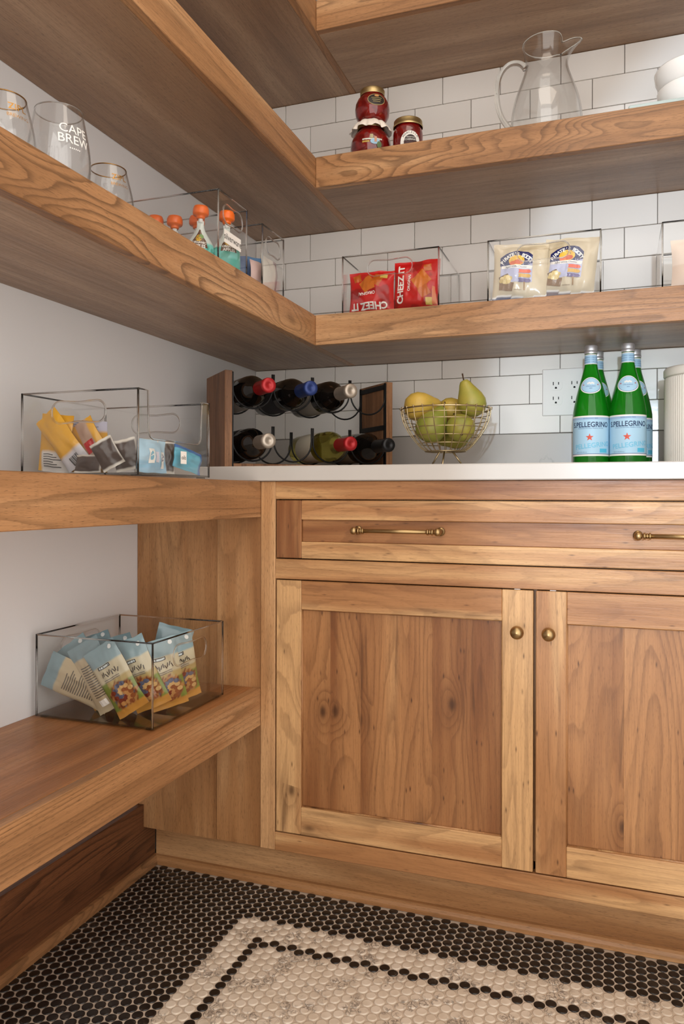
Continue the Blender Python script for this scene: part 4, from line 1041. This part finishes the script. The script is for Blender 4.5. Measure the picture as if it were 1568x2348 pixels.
# ------------------------------------------------------------------ glass pitcher
pt = empty('glass_pitcher', (.8600, -.2000, zj)); tag(pt, 'clear glass pitcher with looped handle and pinched spout', 'pitcher')
PO = [(0, .006), (.045, .004), (.060, .000), (.070, .006), (.0790, .024), (.0835, .046), (.0815, .074), (.0740, .108), (.0620, .142), (.0530, .166), (.0490, .184), (.0500, .202), (.0530, .220), (.0560, .236)]
PO = PO[:4]+smooth(PO[4:], 2)
PI_ = [(r-.0028, z+.0) for r, z in PO[3:]][::-1] + [(.060, .012), (0, .012)]
def spout(r, z, t):
    k = max(0, (z-.185)/.051); d = math.atan2(math.sin(t-.10), math.cos(t-.10))
    return r*(1 + .46*k*k*math.exp(-(d/.30)**2) - .20*k*(math.exp(-((abs(d)-.62)/.26)**2)))
seg = 96
def pitch_geo(prof):
    vs, fs = [], []; n = len(prof)
    for i in range(seg):
        t = 2*PI*i/seg; d = math.atan2(math.sin(t-.10), math.cos(t-.10))
        for r, z in prof:
            q = spout(r, z, t); k = max(0, (z-.185)/.051)
            vs.append((q*math.cos(t), q*math.sin(t), z + .003*k*math.exp(-(d/.30)**2) - .012*k*math.exp(-((abs(d)-.62)/.3)**2)))
    for i in range(seg):
        j = (i+1) % seg
        for m in range(n-1): fs.append((i*n+m, j*n+m, j*n+m+1, i*n+m+1))
    return vs, fs
vs, fs = pitch_geo(PO+PI_); MB().add(vs, fs).build('glass_body', M['thin_glass'], pt)
vs, _ = pitch_geo([(.0546, .2365)]); MB().tube(vs, .0021, 10, True).build('rolled_rim', M['heavy_glass'], pt)
hp = [(-.0485, .190), (-.056, .199), (-.066, .206), (-.085, .208), (-.102, .196), (-.1145, .172), (-.118, .140), (-.114, .105), (-.104, .076), (-.092, .058), (-.0835, .046), (-.080, .040)]
hs = smooth(hp); n = len(hs)
MB().tube([(x, 0, z) for x, z in hs], [.0085-.0025*math.sin(PI*i/n)+(.003 if i > n-8 else 0) for i in range(n)], 16).build('handle', M['heavy_glass'], pt)

# ------------------------------------------------------------------ plates and bowls at the edge
M['pale_plate'] = plain('pale_glass_tray', (178, 192, 188), .08, 0, .6, .5)
def rrect(x0, y0, x1, y1, r, n=6):
    cx_, cy_ = (x0+x1)/2, (y0+y1)/2; return [(cx_+p, cy_+q) for p, q in rr(x1-x0, y1-y0, r, n)]
TX0, TY0, TX1, TY1 = 1.0420, -.3040, 1.3300, -.0900
lv = [(0, .004, .004), (.0012, .0, .004), (.0105, .0, .004), (.0125, .0012, .004), (.0120, .0120, .008), (.0060, .020, .006)]
tv, tf = [], []
for z, inset, r in lv: tv += [(x, y, z) for x, y in rrect(TX0+inset, TY0+inset, TX1-inset, TY1-inset, r)]
n = len(tv)//len(lv)
for q in range(len(lv)-1): tf += [(q*n+i, q*n+(i+1) % n, (q+1)*n+(i+1) % n, (q+1)*n+i) for i in range(n)]
tf += [tuple(range(n))[::-1], tuple(range((len(lv)-1)*n, len(lv)*n))]
tr = MB().add(tv, tf, smooth=False).build('glass_tray', M['pale_plate'], None, (0, 0, zj))
tag(tr, 'pale glass tray under the white bowls on the tiled wall shelf', 'tray')
for i, (k, dz) in enumerate(((.93, 0), (1.0, .044))):
    bp_ = [(0, .004), (.032, .004), (.036, 0), (.040, .003), (.056, .012), (.0700, .030), (.0780, .050), (.0800, .066), (.0790, .068), (.0770, .066), (.075, .050), (.067, .030), (.050, .014), (0, .010)]
    b = MB().lathe([(r*k, z) for r, z in bp_], 72).build('white_bowl', M['ceramic'], None, (1.1780, -.2000, zj+.0062+dz))
    tag(b, ['lower white ceramic bowl resting on the pale glass tray', 'upper white ceramic bowl stacked in the other on the glass tray'][i], 'bowl', 'stacked white bowls')

# ------------------------------------------------------------------ stemless glasses on the left shelf
def tumbler(label, x, y, prof, rim_r, gold, texts, face):
    root = empty('stemless_glass', (x, y, zB[1]+.0002)); tag(root, label, 'glass', 'stemless glasses')
    prof = prof[:3]+smooth(prof[3:], 2)
    inner = [(max(.0005, r-.0014), z+(.004 if z < .02 else 0)) for r, z in prof][::-1]
    MB().lathe(prof+inner[:-1]+[(0, .007)], 64).build('glass_body', M['thin_glass'], root)
    z = prof[-1][1]
    MB().tube([((rim_r-.0006)*math.cos(2*PI*i/64), (rim_r-.0006)*math.sin(2*PI*i/64), z) for i in range(64)], .0010, 8, True).build('rim', M['gold_rim'] if gold else M['heavy_glass'], root)
    rf = rprof(prof); mb = MB()
    for s, size, zz, bold in texts:
        if not s: [put(mb, rect2d(-.009+.003*i, -.0010, -.0075+.003*i, .0010), lambda u, q: ((rf(q+.065)+.0005)*math.sin(u/rf(q+.065)+face), -(rf(q+.065)+.0005)*math.cos(u/rf(q+.065)+face), q+.065)) for i in range(6)]; put(mb, rect2d(-.0001, -.0001, .0001, .0001), lambda u, q: ((rf(q+.065)+.0005)*math.sin(u/rf(q+.057)+face), -(rf(q+.065)+.0005)*math.cos(u/rf(q+.057)+face), q+.065)); continue
        v, f = text2d(s, size, bold)
        put(mb, (v, f), lambda u, q: ((rf(q+zz)+.0005)*math.sin(u/rf(q+zz)+face), -(rf(q+zz)+.0005)*math.cos(u/rf(q+zz)+face), q+zz))
    mb.build('lettering', M['gold_print'] if gold else M['white_print'], root, fix=False)
SN = [(0, .003), (.020, .0015), (.0265, 0), (.030, .002), (.0370, .012), (.0415, .026), (.0430, .040), (.0420, .056), (.0390, .072), (.0345, .090), (.0300, .108)]
BG = [(0, .003), (.022, .0015), (.0280, 0), (.032, .002), (.0390, .012), (.0432, .028), (.0445, .044), (.0440, .060), (.0415, .078), (.0375, .096), (.0335, .116)]
BG = [(r*1.05, z*1.15) for r, z in BG]
tumbler('stemless glass with gilded rim and gold lettering cut by the photo edge', .2080, -1.2320, SN, .0300, True, [('ZIPL', .0095, .085, .01), ('BREWING', .0050, .072, 0)], 1.25)
tumbler('largest stemless glass, white lettering, between the two gilded ones', .2200, -1.1330, BG, .0352, False, [('CAPE', .0135, .094, 0), ('BREW', .0135, .078, 0), ('', 0, 0, 0)], 1.22)
tumbler('stemless glass with gilded rim and gold lettering beside the pouches bin', .2000, -.9850, SN, .0300, True, [('ZIPL', .0095, .085, .01), ('BREWING', .0050, .072, 0)], 1.15)

# ------------------------------------------------------------------ let every packet rest inside the walls and on the base of its bin
bpy.context.view_layer.update()
_in = []
for b in [o for o in COL.objects if o.get('category') == 'storage bin']:
    P = [b.matrix_world @ v.co for c in b.children if c.name.startswith('bin_walls') for v in c.data.vertices]
    lo = [min(p[i] for p in P) for i in range(3)]; hi = [max(p[i] for p in P) for i in range(3)]
    _in.append(([lo[0]+.0028, lo[1]+.0028, lo[2]+.0035], [hi[0]-.0028, hi[1]-.0028]))
for o in [o for o in COL.objects if o.get('category') in ('snack bag', 'snack pack', 'packet', 'sachet', 'pouch')]:
    P = [m.matrix_world @ v.co for m in [o, *o.children] if m.type == 'MESH' for v in m.data.vertices]
    lo = [min(p[i] for p in P) for i in range(3)]; hi = [max(p[i] for p in P) for i in range(3)]
    for a, b in _in:
        if all(a[i]-.03 < (lo[i]+hi[i])/2 < b[i]+.03 for i in (0, 1)) and a[2]-.03 < lo[2] < a[2]+.05:
            d = [max(0, a[i]-lo[i]) - max(0, hi[i]-b[i]) for i in (0, 1)] + [a[2]-lo[2]]
            o.matrix_world = Matrix.Translation(d) @ o.matrix_world
